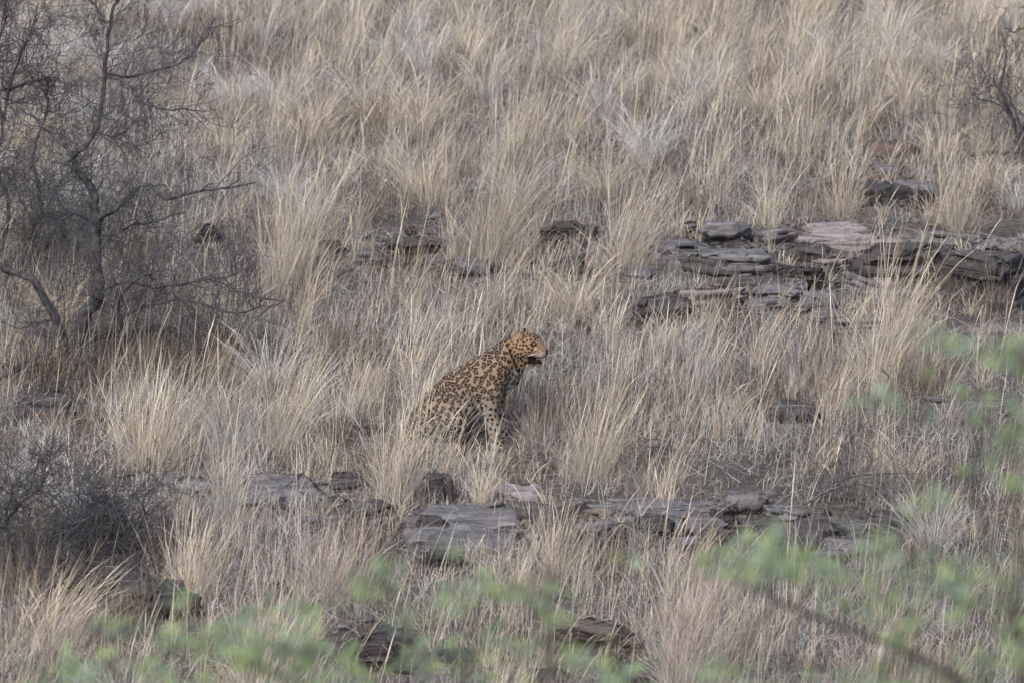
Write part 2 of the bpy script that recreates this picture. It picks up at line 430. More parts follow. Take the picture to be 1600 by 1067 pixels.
def build_fragments():
    """broken slabs lying along the ledges: a few shapes, each copied, turned and half sunk"""
    g = np.random.default_rng(78)
    tones = {'grey': GREY, 'dark': DARK, 'pinkish': PINK}
    protos = {}
    for tn, m in tones.items():
        for i in range(3):
            keep = len(ROCKS)
            o = rock(900, 560, g.uniform(34, 80), g.uniform(16, 30), g.uniform(0.14, 0.3), m, 'x', name='slab_fragment', seed=300 + i + 10 * len(tn), layers=2, step=0.02, sq=0.75, cat='rock', sink=0.04)
            del ROCKS[keep:]
            protos.setdefault(tn, []).append([o, False])
    lines = [((380, 795), (1400, 850), 26, 18, ('grey', 'dark', 'grey'), (0.6, 1.3), 'lower ledge below the leopard'),
             ((1000, 425), (1590, 450), 34, 34, ('grey', 'pinkish', 'dark', 'grey'), (0.8, 2.2), 'upper ledge at right'),
             ((510, 412), (960, 425), 10, 10, ('dark', 'grey'), (0.6, 1.2), 'middle row of rocks'),
             ((1350, 300), (1440, 330), 5, 16, ('dark', 'grey'), (0.7, 1.3), 'stepped rocks at upper right'),
             ((90, 880), (270, 950), 7, 25, ('dark',), (0.7, 1.4), 'rock face at lower left'),
             ((520, 1040), (1010, 1045), 7, 16, ('dark', 'grey'), (0.6, 1.2), 'foreground ledges')]
    for (ax, ay), (bx, by), num, sp, pal, (s0, s1), where in lines:
        for k in range(num):
            t = (k + g.random()) / num
            p = at(ax + (bx - ax) * t, ay + (by - ay) * t + g.normal(0, sp))
            tn = pal[k % len(pal)]
            slot = protos[tn][int(g.integers(0, 3))]
            if slot[1]:
                o = slot[0].copy(); COL.objects.link(o)
            else:
                o = slot[0]; slot[1] = True
            sc = g.uniform(s0, s1)
            o.location = (p[0], p[1], p[2] + g.uniform(-0.03, 0.01))
            o.rotation_euler = (g.normal(0, 0.10), g.normal(0, 0.10), g.uniform(-0.5, 0.5) + (math.pi if g.random() < 0.5 else 0))
            o.scale = (sc * g.uniform(0.9, 1.5), sc, min(sc, 1.2) * g.uniform(0.8, 1.2))
            tag(o, 'loose %s slab fragment lying on the %s' % (tn, where), 'rock', 'loose slab fragments on the ' + where, 'thing')
            ROCKS.append((p[0], p[1], 0.12 * sc, 0.08 * sc, 0.0, 0.02))
    for tn in protos:
        for o, used in protos[tn]:
            if not used: bpy.data.objects.remove(o)
build_fragments()

def build_rubble():
    """broken chips lying round the ledges"""
    g = np.random.default_rng(77)
    V, F, n = [], [], 0
    cube = np.array([[i, j, l] for i in (-1, 1) for j in (-1, 1) for l in (-1, 1)], dtype=float)
    fc = np.array([[0, 1, 3, 2], [4, 6, 7, 5], [0, 4, 5, 1], [2, 3, 7, 6], [0, 2, 6, 4], [1, 5, 7, 3]])
    for cx, cy, a, b, rt, h in ROCKS:
        for _ in range(int(6 + 34 * a)):
            t = g.uniform(0, 2 * math.pi)
            x = cx + math.cos(t) * a * g.uniform(0.8, 1.3); y = cy + math.sin(t) * b * g.uniform(1.0, 1.5) - 0.06 * g.random()
            s = min(g.gamma(2.0, 0.0075) + 0.006, 0.045)
            c = cube * np.array([s * g.uniform(0.7, 1.9), s * g.uniform(0.6, 1.2), s * g.uniform(0.25, 0.6)]) * g.uniform(0.65, 1.15, (8, 1)) + g.normal(0, s * 0.14, (8, 3))
            q = g.uniform(0, 6.28); tl = g.normal(0, 0.25)
            m = np.array(Matrix.Rotation(q, 3, 'Z') @ Matrix.Rotation(tl, 3, 'X'))
            V.append(c @ m.T + [x, y, float(ground(x, y)) + s * 0.25]); F.append(fc + n); n += 8
    o = mesh_obj('rubble', np.concatenate(V), np.concatenate(F), GREY)
    tag(o, kind='stuff')
build_rubble()

# ------------------------------------------------------------------ the leopard
def build_leopard():
    k = 1 / 3.953 / 218.0                  # metres per pixel of the enlarged study crop
    def Z(zx, zy, y=0.0): return np.array([(zx - 830) * k, y, (915 - zy) * k])
    lo = np.array([-1.02, -0.27, -0.05]); hi = np.array([0.44, 0.27, 0.90])
    hh = 0.0042
    n = np.ceil((hi - lo) / hh).astype(int) + 1
    ax = [lo[i] + hh * np.arange(n[i]) for i in range(3)]
    Fld = np.full(tuple(n), 1.0, dtype=np.float32)
    def put(fn, bb0, bb1, kk):
        i0 = np.maximum(0, np.floor((bb0 - 0.07 - lo) / hh).astype(int)); i1 = np.minimum(n, np.ceil((bb1 + 0.07 - lo) / hh).astype(int) + 1)
        sl = tuple(slice(a, b) for a, b in zip(i0, i1))
        X = ax[0][sl[0]][:, None, None].astype(np.float32); Y = ax[1][sl[1]][None, :, None].astype(np.float32); Zz = ax[2][sl[2]][None, None, :].astype(np.float32)
        d = fn(X, Y, Zz).astype(np.float32)
        f = Fld[sl]
        h = np.maximum(kk - np.abs(f - d), 0) / kk
        Fld[sl] = np.minimum(f, d) - h * h * kk * 0.25
    def cone(a, b, ra, rb, kk=0.03, ys=1.0):
        a = np.array(a, dtype=float); b = np.array(b, dtype=float)
        ab = b - a
        if ys != 1.0: ab = ab / np.array([1, ys, 1])
        L = max(float(ab @ ab), 1e-9)
        rm = max(ra, rb)
        def fn(X, Y, Zz):
            px, py, pz = X - a[0], (Y - a[1]) / ys, Zz - a[2]
            t = np.clip((px * ab[0] + py * ab[1] + pz * ab[2]) / L, 0, 1)
            d = np.sqrt((px - t * ab[0]) ** 2 + (py - t * ab[1]) ** 2 + (pz - t * ab[2]) ** 2) - (ra + t * (rb - ra))
            return d * (ys if ys < 1 else 1)
        put(fn, np.minimum(a, b) - rm, np.maximum(a, b) + rm, kk)
    def chain(pts, rs, kk=0.03, ys=1.0):
        for i in range(len(pts) - 1): cone(pts[i], pts[i + 1], rs[i], rs[i + 1], kk, ys)
    # trunk and neck
    chain([Z(832, 445), Z(740, 500), Z(620, 572), Z(505, 665), Z(408, 762)], [q * k for q in (124, 142, 145, 136, 112)], 0.03, 0.84)
    chain([Z(800, 360, -0.05), Z(770, 395, -0.06)], [0.052, 0.06], 0.05)
    chain([Z(800, 360, 0.05), Z(770, 395, 0.06)], [0.052, 0.06], 0.05)
    chain([Z(830, 410), Z(895, 345), Z(965, 290)], [q * k for q in (108, 88, 74)], 0.04, 0.9)
    cone(Z(925, 480), Z(985, 350), 0.055, 0.05, 0.05)
    # forelegs
    for s, dx, dz in ((-1, -22, 0), (1, 22, -12)):
        y = 0.092 * s
        cone(Z(845 + dx * .4, 430, y * 0.9), Z(815 + dx * .6, 560, y), 0.088, 0.072, 0.04)
        chain([Z(815 + dx * .7, 560, y), Z(812 + dx, 650, y), Z(842 + dx, 790 + dz, y), Z(846 + dx, 862 + dz, y)], [0.074, 0.060, 0.042, 0.038], 0.03)
        chain([Z(846 + dx, 880 + dz, y), Z(872 + dx, 893 + dz, y)], [0.036, 0.032], 0.02)
        for t in (-1.2, -0.4, 0.4, 1.2):                  # toes
            cone(Z(870 + dx, 896 + dz, y + t * 0.017), Z(890 + dx - abs(t) * 6, 900 + dz, y + t * 0.021), 0.017, 0.014, 0.008)
    # hind legs folded under the sitting haunches
    for s in (-1, 1):
        y = 0.105 * s
        cone(Z(420, 735, y * 0.9), Z(585, 745, y * 1.15), 0.125, 0.080, 0.05)
        chain([Z(590, 745, y * 1.2), Z(470, 840, y * 1.3), Z(410, 880, y * 1.3)], [0.07, 0.045, 0.034], 0.03)
        chain([Z(410, 882, y * 1.3), Z(600, 895, y * 1.3)], [0.032, 0.036], 0.02)
        for t in (-1.2, -0.4, 0.4, 1.2):
            cone(Z(605, 896, y * 1.3 + t * 0.017), Z(632 - abs(t) * 6, 900, y * 1.3 + t * 0.021), 0.018, 0.014, 0.008)
    # tail lying back along the ground
    chain([Z(330, 830), Z(262, 880, 0.04), Z(235, 890, 0.10), Z(250, 890, 0.17), Z(330, 890, 0.23)], [0.04, 0.031, 0.027, 0.024, 0.018], 0.03)
    # head, built looking along +x, then turned a little to the camera
    HC = Z(1016, 270)
    rotm = np.array(Matrix.Rotation(R(-31), 3, 'Z') @ Matrix.Rotation(R(3), 3, 'Y'))
    HS = 1.1
    def H(x, y, z): return HC + HS * (rotm @ np.array([x, y, z]))
    def hc(p, q, r0, r1, kk): cone(H(*p), H(*q), r0 * HS, r1 * HS, kk)
    hc((-0.03, 0, -0.004), (0.03, 0, 0.004), 0.078, 0.068, 0.03)
    hc((0.05, 0, 0.012), (0.110, 0, -0.016), 0.046, 0.031, 0.03)
    hc((0.06, 0, -0.028), (0.125, 0, -0.036), 0.048, 0.034, 0.02)
    for s in (-1, 1):
        hc((0.005, s * 0.05, -0.035), (0.035, s * 0.046, -0.035), 0.046, 0.038, 0.03)
        hc((0.086, s * 0.022, -0.048), (0.124, s * 0.018, -0.053), 0.029, 0.024, 0.012)
        hc((0.055, s * 0.034, 0.035), (0.075, s * 0.024, 0.03), 0.017, 0.014, 0.015)
        hc((-0.005, s * 0.03, -0.06), (0.03, s * 0.022, -0.092), 0.042, 0.028, 0.02)
    hc((0.138, 0, -0.026), (0.145, 0, -0.034), 0.019, 0.015, 0.008)
    hc((-0.005, 0, -0.072), (0.05, 0, -0.102), 0.045, 0.030, 0.014)
    hc((0.05, 0, -0.102), (0.096, 0, -0.115), 0.030, 0.023, 0.014)
    inv = rotm.T
    def ear(c, ry, rz, turn):
        ca, sa = math.cos(turn), math.sin(turn)
        def fn(X, Y, Zz):
            dx, dy, dz = X - c[0], Y - c[1], Zz - c[2]
            lx = inv[0, 0] * dx + inv[0, 1] * dy + inv[0, 2] * dz
            ly = inv[1, 0] * dx + inv[1, 1] * dy + inv[1, 2] * dz
            lz = inv[2, 0] * dx + inv[2, 1] * dy + inv[2, 2] * dz
            lx, ly = lx * ca + ly * sa, -lx * sa + ly * ca
            lx = lx + 6.0 * (ly * ly + lz * lz) - 0.004          # cupped
            q = np.sqrt((lx / 0.015) ** 2 + (ly / ry) ** 2 + (lz / rz) ** 2)
            return (q - 1) * 0.015
        put(fn, c - 0.05, c + 0.05, 0.012)
    E1 = H(-0.058, -0.064, 0.056); E2 = H(-0.050, 0.062, 0.060)
    ear(E1, 0.035, 0.038, R(-35)); ear(E2, 0.036, 0.036, R(42))
    # surface nets
    f = Fld
    sg = f < 0
    c = [sg[i:sg.shape[0] - 1 + i, j:sg.shape[1] - 1 + j, l:sg.shape[2] - 1 + l] for i in (0, 1) for j in (0, 1) for l in (0, 1)]
    s_ = sum(q.astype(np.int8) for q in c)
    act = (s_ > 0) & (s_ < 8)
    idx = np.full(act.shape, -1, dtype=np.int64)
    ijk = np.argwhere(act)
    idx[act] = np.arange(len(ijk))
    pos = np.zeros((len(ijk), 3)); cnt = np.zeros(len(ijk))
    corners = [(i, j, l) for i in (0, 1) for j in (0, 1) for l in (0, 1)]
    for a in corners:
        for d in range(3):
            if a[d]: continue
            b = list(a); b[d] = 1
            fa = f[ijk[:, 0] + a[0], ijk[:, 1] + a[1], ijk[:, 2] + a[2]]; fb = f[ijk[:, 0] + b[0], ijk[:, 1] + b[1], ijk[:, 2] + b[2]]
            m = (fa < 0) != (fb < 0)
            t = np.where(m, fa / np.where(m, fa - fb, 1), 0)
            p = np.array(a)[None] + t[:, None] * np.eye(3)[d][None]
            pos += np.where(m[:, None], p, 0); cnt += m
    V = lo + hh * (ijk + pos / cnt[:, None])
    quads = []
    for d in range(3):
        u, v = (d + 1) % 3, (d + 2) % 3
        s0 = [slice(None)] * 3; s1 = [slice(None)] * 3
        s0[d] = slice(0, -1); s1[d] = slice(1, None)
        A, B = sg[tuple(s0)], sg[tuple(s1)]
        for flip, mk in ((False, A & ~B), (True, ~A & B)):
            e = np.argwhere(mk)
            ok = (e[:, u] > 0) & (e[:, v] > 0) & (e[:, u] < act.shape[u]) & (e[:, v] < act.shape[v])
            e = e[ok]
            def cell(du, dv):
                q = e.copy(); q[:, u] -= du; q[:, v] -= dv
                return idx[q[:, 0], q[:, 1], q[:, 2]]
            Q = np.stack([cell(1, 1), cell(0, 1), cell(0, 0), cell(1, 0)], -1)
            quads.append(Q[:, ::-1] if flip else Q)
    F = np.concatenate(quads)
    # vertex normals
    fn = np.cross(V[F[:, 2]] - V[F[:, 0]], V[F[:, 3]] - V[F[:, 1]])
    N = np.zeros_like(V)
    for q in range(4): np.add.at(N, F[:, q], fn)
    N /= np.linalg.norm(N, axis=1)[:, None] + 1e-12
    # ---- coat: regions
    g = np.random.default_rng(5)
    zx = V[:, 0] / k + 830; zy = 915 - V[:, 2] / k
    HL = (V - HC) @ rotm / HS                     # head coordinates
    is_head = (HL[:, 0] > -0.075) & (np.linalg.norm(HL, axis=1) < 0.19) & (zx > 925) & (zy < 410)
    t_neck = np.clip((zx - 860) / 90, 0, 1) * np.clip((480 - zy) / 80, 0, 1)
    is_leg = (zx > 745) & (zy > 600)
    is_low = (zy > 840)
    belly = np.clip((-N[:, 2] - 0.15) / 0.5, 0, 1) * (zy > 440)
    is_tail = (zx < 345) & (V[:, 1] > 0.06) & (zy > 845)
    spacing = np.where(is_head, 0.0205, np.where(is_tail, 0.04, np.where(is_leg | is_low, 0.0325, 0.0415 - 0.010 * t_neck)))
    rad = np.where(is_head, 0.0085, np.where(is_tail, 0.014, np.where(is_leg | is_low, 0.0150, 0.0205 - 0.0065 * t_neck)))
    solid = np.where(is_head | is_tail | is_leg | is_low, 1.0, np.clip(t_neck * 2, 0, 1))
    solid = np.maximum(solid, np.clip(belly * 1.5, 0, 1)); solid = np.maximum(solid, np.clip((zy - 585) / 45, 0, 1) * (zx > 590))
    back = np.clip((N[:, 2] - 0.72) / 0.2, 0, 1) * (zy < 600); solid = np.maximum(solid, back)
    rad = rad * (1 - 0.15 * solid * (~is_head))
    free = np.ones(len(V), dtype=bool)
    order = g.permutation(len(V)); cents = []
    P32 = V.astype(np.float32)
    for v in order:
        if not free[v]: continue
        cents.append(v)
        s = spacing[v] * g.uniform(0.96, 1.06)
        bb = np.abs(P32[:, 0] - P32[v, 0]) < s
        w = np.nonzero(bb)[0]
        dd = ((P32[w] - P32[v]) ** 2).sum(1)
        free[w[dd < s * s]] = False
    cents = np.array(cents)
    best = np.full(len(V), 9e9); sec = np.full(len(V), 9e9); bi = np.zeros(len(V), dtype=int)
    for ci, v in enumerate(cents):
        w = np.nonzero(np.abs(P32[:, 0] - P32[v, 0]) < 0.075)[0]
        dd = ((P32[w] - P32[v]) ** 2).sum(1)
        m = dd < best[w]
        sec[w] = np.where(m, best[w], np.minimum(sec[w], dd))
        best[w[m]] = dd[m]; bi[w[m]] = ci
    cv = cents[bi]
    off = V - V[cv]
    nn = N[cv]
    u = np.cross(nn, np.array([0.25, 0.9, 0.35])); u /= np.linalg.norm(u, axis=1)[:, None] + 1e-9
    w_ = np.cross(nn, u)
    th = np.arctan2((off * w_).sum(1), (off * u).sum(1))
    ph = g.uniform(0, 6.28, (len(cents), 4))[bi]
    el = g.uniform(0.05, 0.24, len(cents))[bi]
    wob = 1 + el * np.sin(2 * th + ph[:, 0]) + 0.13 * np.sin(3 * th + ph[:, 1]) + 0.07 * np.sin(5 * th + ph[:, 2])
    rr = rad[cv] * g.uniform(0.82, 1.16, len(cents))[bi] * wob
    sm = lambda a, b, x: (lambda t: t * t * (3 - 2 * t))(np.clip((x - a) / (b - a), 0, 1))
    d1 = np.sqrt(best); d2 = np.sqrt(np.minimum(sec, 0.01))
    rsc = rad[cv] / 0.0225
    edge = np.minimum((d2 - d1) * 0.5, rr * 1.32 - d1) + 0.0013 * rsc * (np.sin(3 * th + ph[:, 1]) + np.sin(5 * th + ph[:, 2]) + 1.2 * np.sin(2 * th + ph[:, 0]))
    gap = np.where(is_leg | is_low, 0.0048, 0.0026) * np.where(is_head, 0.75, 1)
    outer = sm(gap * 0.6, gap * 1.5, edge)
    gaps = sm(0.7, 0.97, np.sin((g.integers(2, 4, len(cents))[bi]) * th + ph[:, 3]))
    hole = 0.85 * sm(gap + 0.0095 * rsc, gap + 0.0140 * rsc, edge) * (1 - solid[cv])
    ring = outer * (1 - hole) * (1 - 0.85 * gaps * (1 - solid[cv]))
    inner = outer * (1 - solid[cv])
    # ---- coat: colours
    gold = np.array([0.265, 0.172, 0.10]); fawn = np.array([0.25, 0.20, 0.152]); white = np.array([0.40, 0.385, 0.36])
    blk = np.array([0.009, 0.0075, 0.007]); tawny = np.array([0.10, 0.062, 0.043])
    up = np.clip(t_neck * 1.0 + is_head * 1.0 + 0.35 * np.clip((820 - zy) / 400, 0, 1) * (N[:, 2] > -0.2), 0, 1)
    base = fawn + (gold - fawn) * up[:, None]
    pale = np.clip(belly + 0.35 * np.clip((zy - 640) / 110, 0, 1), 0, 1)
    pale = np.maximum(pale, 0.55 * np.clip((zx - 900) / 40, 0, 1) * np.clip((zy - 400) / 40, 0, 1))
    base = base + (white - base) * pale[:, None]
    chin = is_head * sm(-0.112, -0.126, HL[:, 2]) * sm(0.02, 0.05, HL[:, 0])
    base = base + (white - base) * (0.9 * chin)[:, None]
    lips = is_head * sm(0.075, 0.1, HL[:, 0]) * sm(-0.042, -0.055, HL[:, 2])
    base = base + (white - base) * (0.7 * lips)[:, None]
    cl = base + (tawny - base) * (0.72 * inner)[:, None]
    mz = is_head * sm(0.085, 0.11, HL[:, 0]) * sm(-0.028, -0.010, HL[:, 2] + 0.25 * (HL[:, 0] - 0.1))   # plain brown bridge of the nose
    cl = cl + (np.array([0.16, 0.105, 0.072]) - cl) * (0.85 * mz)[:, None]
    pad = is_head * sm(0.085, 0.105, HL[:, 0]) * (1 - mz)
    cl = cl + (np.array([0.25, 0.21, 0.17]) - cl) * (0.75 * pad)[:, None]
    mz = np.maximum(mz, 0.8 * pad)
    crown = is_head * sm(0.03, 0.06, HL[:, 2]); cl = cl * (1 - 0.25 * crown)[:, None]
    ring = ring * (1 - mz)
    ear1 = np.linalg.norm((V - E1), axis=1) < 0.047; ear2 = np.linalg.norm((V - E2), axis=1) < 0.047
    ears = (ear1 | ear2) & (HL[:, 2] > 0.03)
    ring = np.where(ears, 0, ring)
    cl = cl + (blk - cl) * ring[:, None]
    fwd = N @ rotm                                        # normal in head coordinates
    earback = ears & (fwd[:, 0] * 0.74 + np.abs(fwd[:, 1]) * 0.67 * np.sign(fwd[:, 1] * HL[:, 1]) < 0.0)
    cl[earback] = blk * 1.4
    earfront = ears & ~earback
    rim = ears & (np.linalg.norm(V - E1, axis=1) > 0.030) & (HL[:, 0] < -0.062) & ear1
    cl[earfront] = np.array([0.25, 0.18, 0.12]); cl[rim] = np.array([0.05, 0.04, 0.035])
    def blot(c, r, col, amt=1.0):
        d = np.linalg.norm(HL - np.array(c), axis=1) * is_head
        m = (1 - sm(r * 0.7, r * 1.1, d)) * is_head * amt
        nonlocal cl
        cl = cl + (np.array(col) - cl) * m[:, None]
    for s in (-1, 1):
        blot((0.078, s * 0.042, 0.008), 0.025, (0.02, 0.017, 0.016), 0.95)    # eye rims
        blot((0.098, s * 0.030, -0.008), 0.011, (0.03, 0.025, 0.02), 0.85)    # tear line
        blot((0.090, s * 0.040, -0.012), 0.012, (0.45, 0.40, 0.33), 0.45)
        blot((0.128, s * 0.022, -0.060), 0.012, (0.03, 0.025, 0.022), 0.7)
        for q in range(3):
            for qq in range(3): blot((0.098 + 0.012 * q, s * (0.046 - 0.006 * q), -0.034 - 0.011 * qq), 0.0055, (0.03, 0.02, 0.02), 0.85)
    blot((0.158, 0, -0.034), 0.021, (0.05, 0.03, 0.03), 0.95)
    mouth = is_head * sm(0.036, 0.046, HL[:, 0]) * sm(-0.070, -0.077, HL[:, 2]) * sm(-0.124, -0.114, HL[:, 2])
    cl = cl + (np.array([0.02, 0.012, 0.012]) - cl) * mouth[:, None]
    # necklace bars across the throat
    bar = np.exp(-((zx - 925 - 0.35 * (zy - 330)) / 11) ** 2) * np.clip((zy - 285) / 30, 0, 1) * np.clip((450 - zy) / 30, 0, 1) * (vnoise(zy / 22.0, zx / 200.0) > -0.35)
    cl = cl + (blk - cl) * (0.9 * np.clip(bar, 0, 1))[:, None]
    tb = is_tail * sm(0.2, 0.6, np.sin(zx / 9.0))
    cl = cl + (blk - cl) * tb[:, None]
    m, nd, l, b = mat_new('leopard_coat')
    vc = nd.new('ShaderNodeVertexColor'); vc.layer_name = 'tint'
    nz = nd.new('ShaderNodeTexNoise'); nz.inputs['Scale'].default_value = 160; nz.inputs['Detail'].default_value = 3
    tc = nd.new('ShaderNodeTexCoord'); l.new(tc.outputs['Object'], nz.inputs['Vector'])
    rp = ramp(nd, [(0.3, (0.78, 0.78, 0.78)), (0.7, (1.15, 1.15, 1.15))]); l.new(nz.outputs['Fac'], rp.inputs[0])
    mx = nd.new('ShaderNodeMix'); mx.data_type = 'RGBA'; mx.blend_type = 'MULTIPLY'; mx.inputs[0].default_value = 1
    l.new(vc.outputs[0], mx.inputs[6]); l.new(rp.outputs[0], mx.inputs[7]); l.new(mx.outputs[2], b.inputs['Base Color'])
    b.inputs['Roughness'].default_value = 0.9; b.inputs['Specular IOR Level'].default_value = 0.04
    bp = nd.new('ShaderNodeBump'); bp.inputs['Strength'].default_value = 0.5; bp.inputs['Distance'].default_value = 0.004
    l.new(nz.outputs['Fac'], bp.inputs['Height']); l.new(bp.outputs[0], b.inputs['Normal'])
    P = at(775, 705)
    o = mesh_obj('leopard', V, F, m, smooth=True, colors=cl)
    gz = float(ground(P[0], P[1]))
    o.location = (P[0], P[1] + 0.09, gz + 0.005)
    tag(o, 'spotted leopard sitting upright in the dry grass, facing right with its mouth open', 'leopard')
    # a short coat of hair that softens the outline
    sel = g.choice(len(V), 34000, replace=False)
    flow = np.stack([-0.55 - 0.2 * is_head[sel], np.zeros(len(sel)), -0.75 + 0.4 * is_head[sel]], -1)
    flow -= N[sel] * (flow * N[sel]).sum(1)[:, None]
    fl = np.where(is_head[sel], 0.007, 0.011 + 0.010 * np.clip(belly[sel] + (zx[sel] > 900), 0, 1)) * g.uniform(0.7, 1.3, len(sel))
    tip = V[sel] + (N[sel] * g.uniform(0.25, 0.7, (len(sel), 1)) + flow * g.uniform(0.7, 1.1, (len(sel), 1)) + g.normal(0, 0.15, (len(sel), 3))) * fl[:, None]
    sd2 = np.cross(N[sel], flow); sd2 /= np.linalg.norm(sd2, axis=1)[:, None] + 1e-9
    bs = V[sel] - N[sel] * 0.001
    FV = np.stack([bs - sd2 * 0.0010, bs + sd2 * 0.0010, tip], 1).reshape(-1, 3)
    fo = mesh_obj('fur', FV, np.arange(len(FV)).reshape(-1, 3), m, o, colors=np.repeat(cl[sel], 3, axis=0))
    fo['kind'] = 'stuff'
    # eyes, teeth and whiskers are pieces of their own
    def ball(name, c, r, col, rough, parent):
        mm, n2, l2, b2 = mat_new(name)
        b2.inputs['Base Color'].default_value = (*col, 1); b2.inputs['Roughness'].default_value = rough
        bm = bmesh.new(); bmesh.ops.create_uvsphere(bm, u_segments=14, v_segments=10, radius=r)
        me = bpy.data.meshes.new(name); bm.to_mesh(me); bm.free(); me.materials.append(mm)
        me.polygons.foreach_set('use_smooth', np.ones(len(me.polygons), dtype=bool))
        q = bpy.data.objects.new(name, me); q.location = [float(x) for x in c]; COL.objects.link(q); q.parent = parent
        return q
    for s in (-1, 1):
        e = H(0.080, s * 0.039, 0.011)
        q = ball('eye', e, 0.0125, (0.30, 0.24, 0.09), 0.15, o)
        pu = ball('pupil', rotm @ np.array([0.0085, s * 0.006, 0.0]), 0.0052, (0.005, 0.005, 0.005), 0.1, q)
    for s in (-1, 1):
        V2, F2 = [], []
        tube_into(V2, F2, [H(0.086, s * 0.012, -0.103), H(0.092, s * 0.012, -0.080)], [0.005, 0.0015], 6)
        mt, _, _, bt = mat_new('tooth'); bt.inputs['Base Color'].default_value = (0.7, 0.66, 0.55, 1)
        mesh_obj('tooth', np.concatenate(V2), np.concatenate(F2), mt, o)
    V2, F2 = [], []
    for s in (-1, 1):
        for q in range(6):
            a0 = H(0.112, s * 0.036, -0.046 - 0.004 * (q % 3)); a1 = H(0.07 - 0.012 * q, s * (0.075 + 0.004 * q), -0.055 - 0.007 * (q % 4))
            tube_into(V2, F2, [a0, (a0 + a1) / 2 + np.array([0, 0, 0.004]), a1], [0.0008, 0.0007, 0.0003], 4)
    mw, _, _, bw = mat_new('whisker'); bw.inputs['Base Color'].default_value = (0.75, 0.72, 0.68, 1)
    mesh_obj('whiskers', np.concatenate(V2), np.concatenate(F2), mw, o)['kind'] = 'stuff'
    return o, P, gz

# ------------------------------------------------------------------ tubes: trunks, limbs and twigs
def tube_into(VL, FL, pts, radii, sides, base=None):
    """append a tapered tube along pts; VL, FL are lists of arrays"""
    pts = np.asarray(pts, dtype=float); n = len(pts)
    if base is None: base = sum(len(v) for v in VL)
    d = np.gradient(pts, axis=0); d /= np.linalg.norm(d, axis=1)[:, None] + 1e-12
    ref = np.array([0.31, 0.77, 0.55])
    u = np.cross(d, ref); u /= np.linalg.norm(u, axis=1)[:, None] + 1e-9
    v = np.cross(d, u)
    a = np.arange(sides) * 2 * math.pi / sides
    r = np.asarray(radii)[:, None, None]
    ring = pts[:, None] + r * (np.cos(a)[None, :, None] * u[:, None] + np.sin(a)[None, :, None] * v[:, None])
    VL.append(ring.reshape(-1, 3))
    I = base + np.arange(n * sides).reshape(n, sides); J = np.roll(I, -1, axis=1)
    FL.append(np.stack([I[:-1], J[:-1], J[1:], I[1:]], -1).reshape(-1, 4))

class Tubes:
    def __init__(self): self.V = []; self.F = []; self.n = 0
    def add(self, pts, radii, sides=5):
        tube_into(self.V, self.F, pts, radii, sides, self.n)
        self.n += len(self.V[-1])
    def build(self, name, mat, parent=None, smooth=True):
        return mesh_obj(name, np.concatenate(self.V) - (np.array(parent.location) if parent else 0), np.concatenate(self.F), mat, parent, smooth)

def wander(p, d, L, nseg, kink, g, up=0.0):
    pts = [np.array(p, dtype=float)]; d = np.array(d, dtype=float); d /= np.linalg.norm(d)
    for i in range(nseg):
        d = d + g.normal(0, kink, 3) + np.array([0, 0, up]); d /= np.linalg.norm(d)
        pts.append(pts[-1] + d * L / nseg)
    return np.array(pts)

def twig_spray(T, p, d, L, r, g, depth, kink=0.22, up=0.02, dens=1.0, sides=4):
    """a kinked thorn-tree twig with side twigs, recursively"""
    nseg = max(3, int(L / 0.07)) if depth > 0 else 3
    nseg = min(nseg, 9)
    pts = wander(p, d, L, nseg, kink, g, up)
    rr = np.linspace(r, max(r * 0.4, 0.0017), len(pts))
    T.add(pts, rr, sides)
    if depth <= 0: return
    nb = max(2, int(L * 9 * dens + g.uniform(0, 1.5)))
    for _ in range(nb):
        i = int(g.integers(1, len(pts)))
        f = g.random()
        q = pts[i - 1] * (1 - f) + pts[i] * f
        dd = pts[i] - pts[i - 1]; dd /= np.linalg.norm(dd) + 1e-9
        sd_ = g.normal(0, 1, 3); sd_ -= dd * (sd_ @ dd); sd_ /= np.linalg.norm(sd_) + 1e-9
        nd = dd * g.uniform(0.25, 0.9) + sd_ * g.uniform(0.6, 1.1)
        twig_spray(T, q, nd, L * g.uniform(0.34, 0.62), max(r * 0.6, 0.002), g, depth - 1, kink * 0.95, up, dens, sides)

def along(pix, y0, g, ysd=0.05, ydrift=0.0):
    """a limb read off the photograph, given its own depth: starts at depth y0 and drifts"""
    out = []; y = y0
    for i, (px, py) in enumerate(pix):
        if i: y += ydrift + g.normal(0, ysd)
        out.append(at_y(px, py, y))
    return np.array(out)

def resample(P, m=3):
    """Catmull-Rom through the points"""
    P = np.asarray(P); Q = [P[0]]
    E = np.concatenate([[2 * P[0] - P[1]], P, [2 * P[-1] - P[-2]]])
    for i in range(1, len(E) - 2):
        for j in range(1, m + 1):
            t = j / m
            Q.append(0.5 * ((2 * E[i]) + (-E[i - 1] + E[i + 1]) * t + (2 * E[i - 1] - 5 * E[i] + 4 * E[i + 1] - E[i + 2]) * t * t + (-E[i - 1] + 3 * E[i] - 3 * E[i + 1] + E[i + 2]) * t ** 3))
    return np.array(Q)

